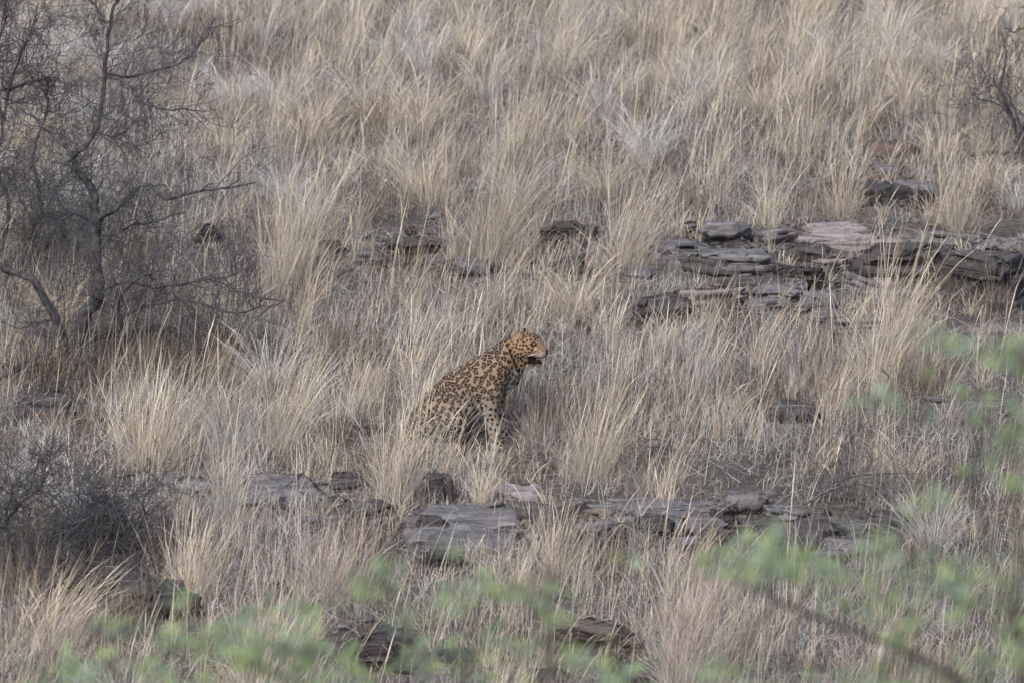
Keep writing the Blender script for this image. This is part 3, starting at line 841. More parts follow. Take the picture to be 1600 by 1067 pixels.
def bare_tree(name, label, cat, base_px, stems, limbs, ntwig, twlen, seed, depth=2, tw_r=0.0035, spread=None, group=None, dens=1.0, trunk_mat=None):
    """stems, limbs: (pixel path, radius at start in px, radius at end, depth drift per step)"""
    g = np.random.default_rng(seed)
    P = at(*base_px)
    kk = ppm(P[1])
    root = empty(name, P)
    tag(root, label, cat, group)
    carriers = []
    tm = trunk_mat or M_BARK
    for what, lst in (('trunk', stems), ('limb', limbs)):
        for pix, r0, r1, drift in lst:
            pts = resample(along(pix, P[1], g, 0.03, drift), 3)
            pts = pts + np.concatenate([[[0, 0, 0]], g.normal(0, 0.006, (len(pts) - 1, 3))])
            if what == 'trunk': pts[0] = pts[0] - np.array([0, 0, 0.06])
            rr = np.linspace(r0 * 1.02 / kk, r1 * 1.05 / kk, len(pts)) * g.uniform(0.93, 1.07, len(pts))
            T = Tubes(); T.add(pts, rr, 9 if what == 'trunk' else 7)
            T.build(what, tm, root)
            carriers.append((pts, rr, what))
    T = Tubes()
    lens = np.array([np.linalg.norm(np.diff(c[0], axis=0), axis=1).sum() for c in carriers])
    lens = lens / lens.sum()
    for _ in range(ntwig):
        ci = int(g.choice(len(carriers), p=lens))
        pts, rr, what = carriers[ci]
        lo_ = 0.22 if what == 'trunk' else 0.1
        f = g.uniform(lo_, 0.93) * (len(pts) - 1); i = min(int(f), len(pts) - 2); f -= i
        q = pts[i] * (1 - f) + pts[i + 1] * f
        dd = pts[i + 1] - pts[i]; dd /= np.linalg.norm(dd) + 1e-9
        sv = g.normal(0, 1, 3); sv -= dd * (sv @ dd); sv /= np.linalg.norm(sv)
        d = dd * g.uniform(0.1, 0.8) + sv + np.array([0, 0, 0.15])
        L = g.uniform(*twlen)
        twig_spray(T, q, d, L, tw_r * g.uniform(0.7, 1.4), g, depth, dens=dens)
    o = T.build('crown', M_TWIG, root)
    o['kind'] = 'stuff'
    return root, P

# ------------------------------------------------------------------ grass blades
class Blades:
    def __init__(self): self.rows = []
    def add(self, base, L, phi, curl, az, width, col, aztwist=None):
        n = len(base)
        full = lambda v: np.broadcast_to(np.asarray(v, dtype=np.float32), (n,))
        at_ = np.zeros(n) if aztwist is None else aztwist
        self.rows.append(np.concatenate([np.asarray(base, dtype=np.float32), np.stack([full(L), full(phi), full(curl), full(az), full(width), full(at_)], -1), np.asarray(col, dtype=np.float32)], 1))
    def count(self): return sum(len(r) for r in self.rows)
    def build(self, name, segs, rng, parent=None, mat=None, origin=None, heads=False):
        D = np.concatenate(self.rows); n = len(D)
        base = D[:, :3]
        if origin is not None: base = base - np.asarray(origin, dtype=np.float32)
        L, phi, curl, az, wd, tw = D[:, 3], D[:, 4], D[:, 5], D[:, 6], D[:, 7], D[:, 8]
        p = base.copy(); spine = [p]
        for s in range(segs):
            t = (s + 0.5) / segs
            a = phi + curl * t; A = az + tw * t
            step = (L / segs)[:, None] * np.stack([np.sin(a) * np.cos(A), np.sin(a) * np.sin(A), np.cos(a)], -1)
            p = p + step; spine.append(p)
        be = rng.uniform(-1.15, 1.15, n) + (rng.random(n) < 0.5) * math.pi
        side = np.stack([np.cos(be), np.sin(be), rng.normal(0, 0.15, n)], -1)
        V = np.empty((n, 2 * segs + 1, 3), dtype=np.float32)
        for s in range(segs):
            t = s / segs
            w = (wd * (1.0 - 0.5 * t) * 0.5)
            if heads and s == segs - 1: w = np.where(rng.random(n) < 0.4, wd * 0.85, w)      # a feathery seed head
            w = w[:, None]
            V[:, 2 * s] = spine[s] - side * w; V[:, 2 * s + 1] = spine[s] + side * w
        V[:, 2 * segs] = spine[segs]
        m = 2 * segs + 1
        b = (np.arange(n) * m)[:, None]
        arrs = []
        if segs > 1:
            q = np.concatenate([b + np.array([[2 * s, 2 * s + 1, 2 * s + 3, 2 * s + 2]]) for s in range(segs - 1)])
            arrs.append(q)
        arrs.append(b + np.array([[2 * segs - 2, 2 * segs - 1, 2 * segs]]))
        colr = np.repeat(D[:, 9:12], m, axis=0)
        return mesh_obj(name, V.reshape(-1, 3), arrs, mat or M_GRASS, parent, False, colr)

STRAW = np.array([[0.54, 0.46, 0.345], [0.62, 0.545, 0.43], [0.46, 0.385, 0.285], [0.69, 0.62, 0.51], [0.395, 0.325, 0.245], [0.43, 0.345, 0.255]])
MATC = np.array([[0.42, 0.41, 0.395], [0.54, 0.525, 0.505], [0.33, 0.32, 0.307], [0.20, 0.193, 0.185], [0.43, 0.40, 0.36], [0.12, 0.114, 0.11], [0.60, 0.58, 0.55]])
RED = np.array([[0.37, 0.295, 0.245], [0.31, 0.245, 0.21], [0.43, 0.355, 0.305]])
def pick(pal, n, rng, jit=0.1):
    c = pal[rng.integers(0, len(pal), n)]
    return np.clip(c * rng.normal(1, jit, (n, 1)), 0.02, 0.85)

leopard_xy = at(775, 705)
LX, LY = leopard_xy[0], leopard_xy[1] + 0.09
def leo_mask(x, y, pad=0.0, front=0.0):
    dx = x - LX; dy = y - LY
    return (dx > -0.78 - pad) & (dx < 0.16 + pad) & (dy > -0.2 - pad - front) & (dy < 0.22 + pad)

def in_view(x, y, mx=0.75):
    return np.abs(x) < (FRAME_W / DIST * (y - CAM[1])) / 2 + mx

def tussock(B, x, y, n, h, rad, lean, lsd, az, rng, pal=STRAW, leaf=1.0, width=0.0034, check=True):
    """one bunch: upright flowering stems plus shorter arching leaves from the same foot"""
    bx = x + rng.normal(0, rad * 0.45, n); by = y + rng.normal(0, rad * 0.45, n)
    if check:
        ok = ~(rock_mask(bx, by, -0.03) | leo_mask(bx, by)); bx, by = bx[ok], by[ok]; n = len(bx)
        if n == 0: return
    bz = ground(bx, by) - 0.01
    out = np.arctan2(by - y, bx - x)
    L = h * np.clip(rng.normal(0.8, 0.2, n), 0.35, 1.2)
    vx = lean * math.cos(az) + rng.normal(0, lsd, n) + 0.12 * np.cos(out); vy = lean * math.sin(az) + rng.normal(0, lsd * 1.3, n) + 0.12 * np.sin(out)
    ph = np.hypot(vx, vy); A = np.arctan2(vy, vx)
    tint = np.clip(rng.normal(0.98, 0.14), 0.6, 1.3)
    B.add(np.stack([bx, by, bz], -1), L, ph * 0.6, ph * 0.7 + rng.gamma(0.7, 0.28, n) + (rng.random(n) < 0.08) * rng.uniform(0.8, 2.0, n), A, rng.uniform(0.6, 1.3, n) * width, pick(pal, n, rng) * tint, rng.normal(0, 0.2, n))
    # seed heads: a short thicker tip on part of the stems
    m = int(n * leaf)
    if m:
        bx = x + rng.normal(0, rad * 0.5, m); by = y + rng.normal(0, rad * 0.5, m)
        if check:
            ok = ~(rock_mask(bx, by, -0.03) | leo_mask(bx, by)); bx, by = bx[ok], by[ok]; m = len(bx)
            if m == 0: return
        bz = ground(bx, by) - 0.01
        A = np.arctan2(by - y, bx - x) + rng.normal(0, 0.7, m)
        B.add(np.stack([bx, by, bz], -1), h * rng.uniform(0.25, 0.62, m), rng.uniform(0.05, 0.6, m), rng.uniform(0.2, 1.5, m), A, rng.uniform(0.7, 1.2, m) * width * 0.9, pick(np.concatenate([pal, MATC]), m, rng) * tint, rng.normal(0, 0.5, m))

# ------------------------------------------------------------------ build: the leopard
build_leopard()

# ------------------------------------------------------------------ build: bare trees and dead wood
bare_tree('bare_tree', 'bare grey thorn tree with crooked twin stems at the left', 'tree', (122, 562),
    stems=[
        ([(124, 566), (127, 541), (129, 504), (139, 481), (153, 462), (152, 429), (149, 380), (150, 345), (148, 311), (141, 289), (121, 267), (112, 247)], 13.5, 4.6, 0.01),
        ([(112, 562), (100, 542), (98, 525), (86, 500), (71, 470), (49, 436), (15, 425), (-8, 408)], 9.0, 4.2, -0.03),
    ],
    limbs=[
        ([(112, 247), (129, 232), (150, 206), (157, 180), (161, 142), (163, 109), (169, 67), (170, 37), (184, 0), (196, -50)], 4.6, 2.2, 0.02),
        ([(154, 345), (180, 326), (199, 311), (215, 296), (232, 290), (262, 311), (307, 300), (345, 296), (401, 287)], 5.2, 1.1, -0.04),
        ([(166, 118), (202, 120), (262, 105), (296, 86), (318, 60), (334, 30)], 2.6, 1.0, 0.05),
        ([(168, 118), (195, 130), (213, 146), (214, 155), (225, 161), (259, 172), (289, 171), (322, 175)], 2.3, 1.0, -0.03),
        ([(112, 240), (90, 217), (64, 195), (40, 175), (22, 161)], 3.0, 1.2, 0.04),
        ([(165, 36), (155, 20), (140, 0), (132, -20)], 2.2, 1.0, 0.03),
        ([(184, 556), (191, 522), (184, 477), (195, 455), (206, 440), (238, 425)], 4.2, 1.6, -0.05),
        ([(150, 400), (172, 370), (205, 352), (240, 348), (290, 330)], 2.6, 1.0, 0.06),
        ([(154, 462), (190, 440), (240, 450), (300, 440), (350, 432), (395, 415)], 2.6, 0.9, -0.07),
        ([(184, 500), (230, 478), (300, 470), (356, 489), (397, 483), (412, 470), (445, 468)], 2.4, 0.9, -0.06),
        ([(86, 500), (60, 505), (30, 512), (-5, 500)], 2.2, 1.0, -0.03),
        ([(150, 206), (180, 215), (200, 200), (232, 170)], 1.8, 0.8, -0.04),
        ([(150, 345), (115, 335), (80, 350), (40, 340)], 2.2, 1.0, -0.05),
    ], ntwig=350, twlen=(0.15, 0.52), seed=101, depth=2, tw_r=0.0035)
bare_tree('bare_bush', 'tangled leafless bush behind the crooked thorn tree at the left edge', 'bush', (20, 440),
    stems=[([(30, 440), (45, 400), (50, 372), (60, 345), (68, 330), (60, 290), (52, 240)], 4.5, 2.4, 0.03),
           ([(10, 440), (4, 380), (15, 320), (-5, 260), (5, 190)], 4.0, 2.0, 0.03)],
    limbs=[([(68, 330), (88, 300), (112, 270), (140, 262)], 2.2, 1.0, 0.05),
           ([(52, 240), (70, 190), (75, 150), (76, 122), (99, 127)], 2.3, 1.0, 0.04),
           ([(-20, 150), (37, 131), (75, 122)], 2.4, 1.6, 0.02),
           ([(5, 190), (20, 120), (45, 60), (60, 10)], 2.4, 1.0, 0.05),
           ([(5, 190), (-10, 100), (10, 30), (0, -30)], 2.4, 1.0, 0.05)],
    ntwig=210, twlen=(0.2, 0.6), seed=102, depth=2, tw_r=0.0036)
bare_tree('bare_bush', 'dark fine-twigged bush over the grey slab at lower left', 'bush', (26, 900),
    stems=[([(30, 905), (22, 874), (16, 845), (9, 812), (14, 780), (30, 745)], 4.5, 1.8, -0.02),
           ([(36, 905), (60, 860), (90, 830), (130, 810), (165, 775), (170, 800)], 2.4, 0.9, -0.03)],
    limbs=[([(22, 874), (-10, 830), (-25, 780)], 2.0, 1.0, 0), ([(9, 812), (50, 770), (80, 730), (55, 690)], 1.8, 0.8, 0.02),
           ([(60, 860), (110, 870), (170, 850), (230, 820), (262, 818)], 1.8, 0.8, -0.03),
           ([(30, 900), (100, 930), (160, 960), (220, 945), (275, 928)], 2.2, 0.8, -0.03),
           ([(90, 830), (140, 850), (180, 845), (182, 805), (178, 780)], 1.5, 0.7, -0.02)],
    ntwig=330, twlen=(0.15, 0.5), seed=103, depth=2, tw_r=0.0028, trunk_mat=M_TWIG)
bare_tree('bare_bush', 'thin leafless shrub at the top right edge', 'bush', (1592, 258),
    stems=[([(1596, 262), (1590, 225), (1584, 190), (1570, 160), (1563, 143), (1566, 115), (1572, 90), (1566, 55)], 4.0, 1.4, 0.02),
           ([(1600, 262), (1598, 215), (1585, 170), (1576, 150)], 3.4, 1.6, -0.02)],
    limbs=[([(1584, 190), (1555, 160), (1530, 155), (1515, 140)], 1.6, 0.7, 0), ([(1563, 143), (1553, 125), (1555, 110)], 1.3, 0.7, 0.02),
           ([(1570, 45), (1585, 50), (1605, 40)], 1.5, 0.8, 0.03), ([(1590, 225), (1610, 170), (1620, 90)], 2.2, 1.0, 0.02)],
    ntwig=42, twlen=(0.2, 0.6), seed=104, depth=2, tw_r=0.0022)

def dead_wood(name, label, cat, px, paths, ntwig, twlen, seed, mat=M_DEAD, rr=0.0024, depth=1, lift=0.06, dens=1.0):
    """branches lying on the ground: (pixel path read as ground points, heights, radius)"""
    g = np.random.default_rng(seed)
    P = at(*px)
    root = empty(name, P); tag(root, label, cat)
    car = []
    for pix, hs, r0, r1 in paths:
        pts = []
        for (a, b), h in zip(pix, hs):
            q = at(a, b); q[2] += h; pts.append(q)
        pts = resample(pts, 3); rad = np.linspace(r0, r1, len(pts)) * g.uniform(0.9, 1.1, len(pts))
        T = Tubes(); T.add(pts, rad, 7); T.build('branch', mat, root)
        car.append(pts)
    if ntwig:
        T = Tubes()
        for _ in range(ntwig):
            pts = car[int(g.integers(0, len(car)))]
            i = int(g.integers(1, len(pts))); q = pts[i]
            dd = pts[i] - pts[i - 1]; dd /= np.linalg.norm(dd) + 1e-9
            d = dd * g.uniform(-0.2, 0.9) + g.normal(0, 0.7, 3) + np.array([0, 0, lift * 4])
            twig_spray(T, q, d, g.uniform(*twlen), rr * g.uniform(0.7, 1.3), g, depth, up=0.0, dens=dens)
        o = T.build('twigs', mat, root); o['kind'] = 'stuff'
    return root
dead_wood('fallen_branch', 'thick fallen log lying right of the foot of the thorn tree', 'log', (190, 545),
    [([(128, 560), (150, 545), (210, 540), (244, 532), (275, 528)], [0.06, 0.09, 0.09, 0.09, 0.05], 0.036, 0.026)], 14, (0.1, 0.35), 111, M_BARK)
dead_wood('twig_heap', 'dark heap of brushwood round the foot of the thorn tree', 'brushwood', (100, 590),  # heap made larger so its dark twigs stand in for shade here
    [([(-10, 615), (50, 600), (110, 592), (170, 596)], [0.1, 0.14, 0.12, 0.05], 0.014, 0.007), ([(20, 590), (70, 585), (120, 575)], [0.08, 0.12, 0.08], 0.012, 0.006),
     ([(30, 635), (90, 615), (150, 580), (200, 560)], [0.02, 0.08, 0.1, 0.1], 0.012, 0.006)], 150, (0.12, 0.45), 112, M_BARK, 0.0034, 1)
dead_wood('twig_heap', 'heap of dead twigs half buried in grass right of the fallen log', 'brushwood', (310, 575),
    [([(250, 560), (300, 575), (350, 560), (390, 570)], [0.1, 0.12, 0.14, 0.06], 0.010, 0.005), ([(270, 620), (310, 590), (340, 560)], [0.03, 0.1, 0.14], 0.010, 0.004)], 110, (0.12, 0.45), 113, M_TWIG, 0.003, 1)
dead_wood('fallen_branch', 'grey dead branch fallen in the grass right of the leopard', 'branch', (1090, 730),
    [([(1004, 712), (1050, 722), (1092, 732), (1135, 744), (1172, 750)], [0.07, 0.1, 0.1, 0.08, 0.03], 0.008, 0.005), ([(1092, 732), (1050, 735), (1015, 742)], [0.1, 0.1, 0.12], 0.005, 0.003),
     ([(1060, 724), (1030, 718), (1008, 725)], [0.1, 0.14, 0.18], 0.005, 0.003)], 34, (0.1, 0.4), 114, M_DEAD, 0.0022, 1)
dead_wood('twig_heap', 'tangle of grey dead twigs on the dark cracked ledge at right', 'brushwood', (1320, 800),
    [([(1255, 815), (1300, 800), (1350, 792), (1400, 800), (1440, 785)], [0.12, 0.16, 0.16, 0.14, 0.1], 0.009, 0.004), ([(1280, 790), (1330, 785), (1390, 775), (1475, 762)], [0.12, 0.18, 0.16, 0.1], 0.007, 0.003),
     ([(1325, 800), (1318, 775), (1325, 755), (1345, 735)], [0.14, 0.2, 0.28, 0.34], 0.010, 0.003)], 90, (0.12, 0.45), 115, M_DEAD, 0.0022, 1)
dead_wood('twig_heap', 'dark brushwood spilling over the rock face at lower left', 'brushwood', (120, 920),
    [([(20, 925), (90, 905), (160, 900), (230, 925)], [0.1, 0.2, 0.2, 0.08], 0.008, 0.003), ([(40, 960), (110, 945), (190, 940)], [0.08, 0.16, 0.1], 0.007, 0.003), ([(60, 890), (140, 870), (220, 880)], [0.1, 0.16, 0.1], 0.006, 0.003)], 230, (0.12, 0.42), 117, M_TWIG, 0.0026, 1)
dead_wood('fallen_branch', 'dark fallen limb under the thin shrub at the right edge', 'log', (1560, 262),
    [([(1500, 262), (1540, 262), (1580, 262), (1625, 258)], [0.08, 0.12, 0.12, 0.14], 0.012, 0.022)], 16, (0.1, 0.4), 116, M_BARK)

# ------------------------------------------------------------------ build: grass
TALL = np.array([  # how thick the tall straw stands, read off the photograph, 100 px cells of the foot
    [3, 3, 3, 6, 7, 7, 7, 7, 7, 7, 7, 7, 7, 7, 7, 7],
    [2, 2, 2, 4, 4, 4, 5, 4, 6, 7, 7, 7, 7, 7, 7, 6],
    [2, 2, 2, 3, 4, 5, 4, 6, 7, 6, 6, 7, 7, 6, 5, 5],
    [2, 2, 2, 2, 6, 5, 4, 7, 7, 7, 6, 5, 6, 5, 6, 5],
    [2, 2, 2, 3, 7, 6, 4, 7, 6, 7, 5, 4, 4, 4, 5, 4],
    [2, 2, 3, 4, 6, 5, 4, 5, 3, 5, 7, 6, 7, 8, 4, 2],
    [2, 3, 6, 6, 6, 4, 4, 3, 2, 5, 5, 4, 4, 6, 4, 3],
    [1, 3, 6, 5, 4, 4, 5, 2, 2, 6, 4, 3, 3, 4, 3, 4],
    [0, 0, 3, 5, 5, 5, 4, 2, 3, 5, 4, 3, 3, 3, 4, 4],
    [1, 0, 4, 6, 6, 6, 5, 4, 6, 6, 6, 5, 5, 5, 4, 4],
    [5, 2, 5, 6, 6, 4, 5, 5, 5, 5, 7, 6, 6, 5, 5, 5]], dtype=float)
def to_px(x, y):
    z = ground(x, y)
    rel = np.stack([x, y, z], -1) - CAM
    dp = rel @ FWD
    k = FRAME_W / DIST / 1600.0
    return 800 + rel[:, 0] / dp / k, 533.5 - (rel @ UPV) / dp / k
def tall_density(x, y):
    px, py = to_px(x, y)
    cx = np.clip(px / 100 - 0.5, 0, 14.999); cy = np.clip(py / 100 - 0.5, 0, 9.999)
    i = cx.astype(int); j = cy.astype(int); u = cx - i; v = cy - j
    return (TALL[j, i] * (1 - u) + TALL[j, i + 1] * u) * (1 - v) + (TALL[j + 1, i] * (1 - u) + TALL[j + 1, i + 1] * u) * v

NEAR_Y, FAR_Y = -7.6, 11.0
def scatter(n, rng, mx=0.8):
    x = rng.uniform(-6.2, 6.2, int(n * 1.6)); y = rng.uniform(NEAR_Y, FAR_Y, int(n * 1.6))
    ok = in_view(x, y, mx)
    return x[ok][:n], y[ok][:n]

def build_mat():
    """the low grey felt of old grass that covers the soil"""
    rng = np.random.default_rng(21)
    B = Blades()
    x, y = scatter(245000, rng)
    ok = ~(rock_mask(x, y, -0.02) | leo_mask(x, y, -0.03)); x, y = x[ok], y[ok]
    den = 0.78 + 0.35 * vnoise(x * 1.3 + 7, y * 1.3) + 0.35 * vnoise(x * 3.7, y * 3.7 + 19)
    q0 = at(135, 895)      # trampled litter under the dark bush
    den = den * np.where(((x - q0[0]) / 0.65) ** 2 + ((y - q0[1]) / 0.8) ** 2 < 1, 0.3, 1.0)
    ok = rng.random(len(x)) < den; x, y = x[ok], y[ok]
    n = len(x)
    near = rock_mask(x, y, 0.0, 0.3) | leo_mask(x, y, 0.03, 0.3)
    hgt = rng.gamma(3.6, 0.056, n) * (0.62 + 0.85 * np.clip(0.45 + vnoise(x * 1.5, y * 1.5 + 5) + 0.5 * vnoise(x * 3.6 + 8, y * 3.6), 0, 1.4)) * np.where(near, 0.55, 1.0)
    hgt = np.clip(hgt, 0.05, 0.5)
    patch = vnoise(x * 0.8 + 3, y * 0.8 + 8) + 0.6 * vnoise(x * 2.9, y * 2.9 + 1)
    c = pick(MATC, n, rng, 0.12)
    warm = pick(STRAW, n, rng, 0.1); redc = pick(RED, n, rng, 0.1)
    w = (rng.random(n) < np.clip(0.18 + 0.3 * patch, 0.04, 0.6))[:, None]
    c = np.where(w, warm * 0.95, c)
    c = np.where((rng.random(n) < np.clip(0.10 - 0.25 * patch, 0.02, 0.4))[:, None], redc, c)
    c = c * np.clip(0.92 + 0.22 * vnoise(x * 0.7 + 31, y * 0.9) + 0.2 * vnoise(x * 2.3 + 3, y * 2.3 + 9), 0.5, 1.25)[:, None]
    B.add(np.stack([x, y, ground(x, y) - 0.012], -1), hgt, np.abs(rng.normal(0.3, 0.4, n)), rng.normal(1.1, 1.3, n), rng.uniform(-math.pi, math.pi, n) * 0.75, rng.uniform(0.0020, 0.0040, n), c, rng.normal(0, 1.4, n))
    o = B.build('grass', 3, rng)
    tag(o, kind='stuff')

def build_litter():
    """flattened straw and broken stems on soil and rock edges"""
    rng = np.random.default_rng(22)
    B = Blades()
    x, y = scatter(70000, rng)
    ok = ~(rock_mask(x, y, 0.0) | leo_mask(x, y, -0.02)); x, y = x[ok], y[ok]; n = len(x)
    c = pick(np.concatenate([MATC, STRAW[:3]]), n, rng, 0.14)
    B.add(np.stack([x, y, ground(x, y) + rng.uniform(0.0, 0.05, n)], -1), rng.uniform(0.08, 0.32, n), rng.uniform(1.1, 1.75, n), rng.normal(0, 0.35, n), rng.uniform(-math.pi, math.pi, n), rng.uniform(0.0026, 0.005, n), c, rng.normal(0, 0.9, n))
    # a few strands fallen over each rock
    for cx, cy, a, b, rt, h in ROCKS:
        m = int(14 + 60 * a * b * 4)
        u = rng.uniform(-1, 1, m) * a; v = rng.uniform(-1.15, 1, m) * b
        zz = float(ground(cx, cy - b)) + h + 0.03 + np.tan(R(7)) * v + rng.uniform(-0.01, 0.03, m)
        B.add(np.stack([cx + u, cy + v, zz], -1), rng.uniform(0.08, 0.35, m), rng.uniform(1.35, 1.65, m), rng.normal(0.1, 0.25, m), rng.uniform(-math.pi, math.pi, m), rng.uniform(0.0024, 0.0042, m), pick(STRAW, m, rng, 0.1), rng.normal(0, 0.7, m))
    o = B.build('straw_litter', 2, rng)
    tag(o, kind='stuff')

def build_tall():
    rng = np.random.default_rng(23)
    B = Blades()
    x, y = scatter(5000, rng)
    d = tall_density(x, y) / 9.0
    cl = 0.5 + 0.6 * vnoise(x * 1.15 + 2, y * 1.15 + 5) + 0.5 * vnoise(x * 3.1 + 12, y * 3.1)
    keep = rng.random(len(x)) < np.clip(d * 0.85 * np.clip(cl * 1.15 - 0.08, 0.02, 1.4), 0, 1)
    keep &= ~rock_mask(x, y, 0.05)
    hidden = rock_mask(x, y, 0.0, 0.55) | leo_mask(x, y, 0.08, 0.7)
    keep &= ~(hidden & (rng.random(len(x)) < 0.9))
    x, y, d, hidden = x[keep], y[keep], d[keep], hidden[keep]
    for i in range(len(x)):
        h = rng.uniform(0.28, 0.72) * (0.7 + 0.45 * d[i])
        if hidden[i]: h *= 0.5
        n = int(rng.integers(12, 40) * (0.5 + d[i]))
        pal = STRAW if rng.random() < 0.7 else (np.concatenate([STRAW, MATC]) if rng.random() < 0.7 else np.concatenate([RED, STRAW[2:]]))
        if hidden[i]: n = n // 3 + 2
        az = rng.normal(0.0, 0.5)
        tussock(B, x[i], y[i], n, h, rng.uniform(0.05, 0.16), rng.normal(0.3, 0.14), 0.15, az, rng, pal, leaf=1.2, width=rng.uniform(0.0023, 0.0033))
    # single long stems between the bunches
    sx, sy = scatter(9000, rng)
    dd = tall_density(sx, sy) / 9.0
    ok = (rng.random(len(sx)) < dd) & ~rock_mask(sx, sy, 0.0) & ~leo_mask(sx, sy)
    hid = rock_mask(sx, sy, 0.0, 0.6) | leo_mask(sx, sy, 0.1, 1.0)
    ok &= ~(hid & (rng.random(len(sx)) < 0.8))
    sx, sy = sx[ok], sy[ok]; n = len(sx)
    B.add(np.stack([sx, sy, ground(sx, sy) - 0.01], -1), rng.uniform(0.3, 0.85, n), np.abs(rng.normal(0.14, 0.12, n)), rng.gamma(1.2, 0.2, n), rng.normal(0.1, 0.8, n), rng.uniform(0.0026, 0.0042, n), pick(STRAW, n, rng), rng.normal(0, 0.3, n))
    # rounded drooping tussocks, shade at their feet painted with dark brown blades
    ux, uy = scatter(170, rng)
    ok = (uy > -0.5) | (rng.random(len(ux)) < 0.25)
    ok &= ~rock_mask(ux, uy, 0.15, 0.7) & ~leo_mask(ux, uy, 0.2, 1.0)
    fixed = [(480, 235), (655, 215), (560, 165), (760, 150), (940, 190), (1060, 150), (1190, 180), (1010, 260), (410, 165), (880, 120), (1290, 130), (1420, 170), (620, 110), (350, 240), (1120, 90)]
    cen = [tuple(at(*q)[:2]) for q in fixed] + list(zip(ux[ok], uy[ok]))
    for cx, cy in cen:
        m = int(rng.integers(120, 240)); rad = rng.uniform(0.06, 0.13); hh = rng.uniform(0.38, 0.75)
        a_ = rng.uniform(-math.pi, math.pi, m)
        bx = cx + np.cos(a_) * rad * rng.random(m); by = cy + np.sin(a_) * rad * rng.random(m)
        pal = MATC[[0, 1, 4, 6]] if rng.random() < 0.55 else STRAW
        B.add(np.stack([bx, by, ground(bx, by) - 0.01], -1), hh * rng.uniform(0.6, 1.2, m), rng.uniform(0.05, 0.55, m), rng.uniform(0.5, 2.1, m), a_ + rng.normal(0.0, 0.35, m), rng.uniform(0.0021, 0.0034, m), pick(pal, m, rng) * rng.normal(1, 0.08), rng.normal(0, 0.4, m))
        q = 60; dx_ = rng.uniform(-0.22, 0.22); FOOT_SHADE = np.array([[0.13, 0.105, 0.085], [0.19, 0.15, 0.12]])
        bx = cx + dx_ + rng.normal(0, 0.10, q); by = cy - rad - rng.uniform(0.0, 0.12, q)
        B.add(np.stack([bx, by, ground(bx, by) - 0.01], -1), rng.uniform(0.08, 0.24, q), np.abs(rng.normal(0.2, 0.3, q)), rng.normal(0.5, 0.8, q), rng.uniform(-3.14, 3.14, q), rng.uniform(0.003, 0.005, q), pick(FOOT_SHADE, q, rng, 0.15), rng.normal(0, 0.7, q))
    # old grass clumps, coloured dark as painted shade in gaps and below the tree
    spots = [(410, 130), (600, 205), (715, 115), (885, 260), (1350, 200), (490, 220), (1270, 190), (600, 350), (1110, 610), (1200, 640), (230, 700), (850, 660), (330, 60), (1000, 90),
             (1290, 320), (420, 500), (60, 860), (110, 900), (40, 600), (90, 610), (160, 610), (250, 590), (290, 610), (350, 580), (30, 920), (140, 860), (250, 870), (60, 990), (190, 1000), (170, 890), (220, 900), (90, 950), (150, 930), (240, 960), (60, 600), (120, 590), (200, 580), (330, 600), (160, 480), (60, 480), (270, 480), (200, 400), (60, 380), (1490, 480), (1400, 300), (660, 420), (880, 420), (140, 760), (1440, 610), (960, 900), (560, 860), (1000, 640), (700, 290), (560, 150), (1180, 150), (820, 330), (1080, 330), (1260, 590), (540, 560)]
    sx, sy = scatter(110, rng)
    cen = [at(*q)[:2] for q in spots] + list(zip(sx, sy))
    OLD_SHADE = np.array([[0.15, 0.12, 0.095], [0.21, 0.165, 0.125], [0.11, 0.088, 0.072], [0.27, 0.22, 0.17]])
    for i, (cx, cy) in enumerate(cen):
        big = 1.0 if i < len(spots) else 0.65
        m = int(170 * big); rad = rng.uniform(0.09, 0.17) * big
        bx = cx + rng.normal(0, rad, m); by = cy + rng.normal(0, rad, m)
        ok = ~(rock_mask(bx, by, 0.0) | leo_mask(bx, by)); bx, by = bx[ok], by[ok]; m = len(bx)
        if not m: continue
        B.add(np.stack([bx, by, ground(bx, by) - 0.01], -1), rng.uniform(0.12, 0.42, m) * big, np.abs(rng.normal(0.2, 0.3, m)), rng.normal(0.5, 0.8, m), rng.uniform(-3.14, 3.14, m), rng.uniform(0.003, 0.005, m), pick(OLD_SHADE, m, rng, 0.15), rng.normal(0, 0.7, m))
    # tufts and strands rooted round the rim of every rock
    for cx, cy, a, b, rt, hh in ROCKS:
        for _ in range(int(3 + 9 * a)):
            t = rng.uniform(0, 2 * math.pi)
            fx, fy = cx + math.cos(t) * a * rng.uniform(0.75, 1.15), cy + math.sin(t) * b * 1.12 - 0.03
            front = math.sin(t) < -0.3
            tussock(B, fx, fy, int(rng.integers(5, 16)), rng.uniform(0.12, 0.34) if front else rng.uniform(0.22, 0.5), rng.uniform(0.03, 0.08), rng.normal(0.2, 0.2), 0.25, rng.normal(0, 0.8), rng, STRAW, leaf=1.3, width=0.0032)
    o = B.build('tall_grass', 4, rng, heads=True)
    tag(o, kind='stuff')
    return B.count()

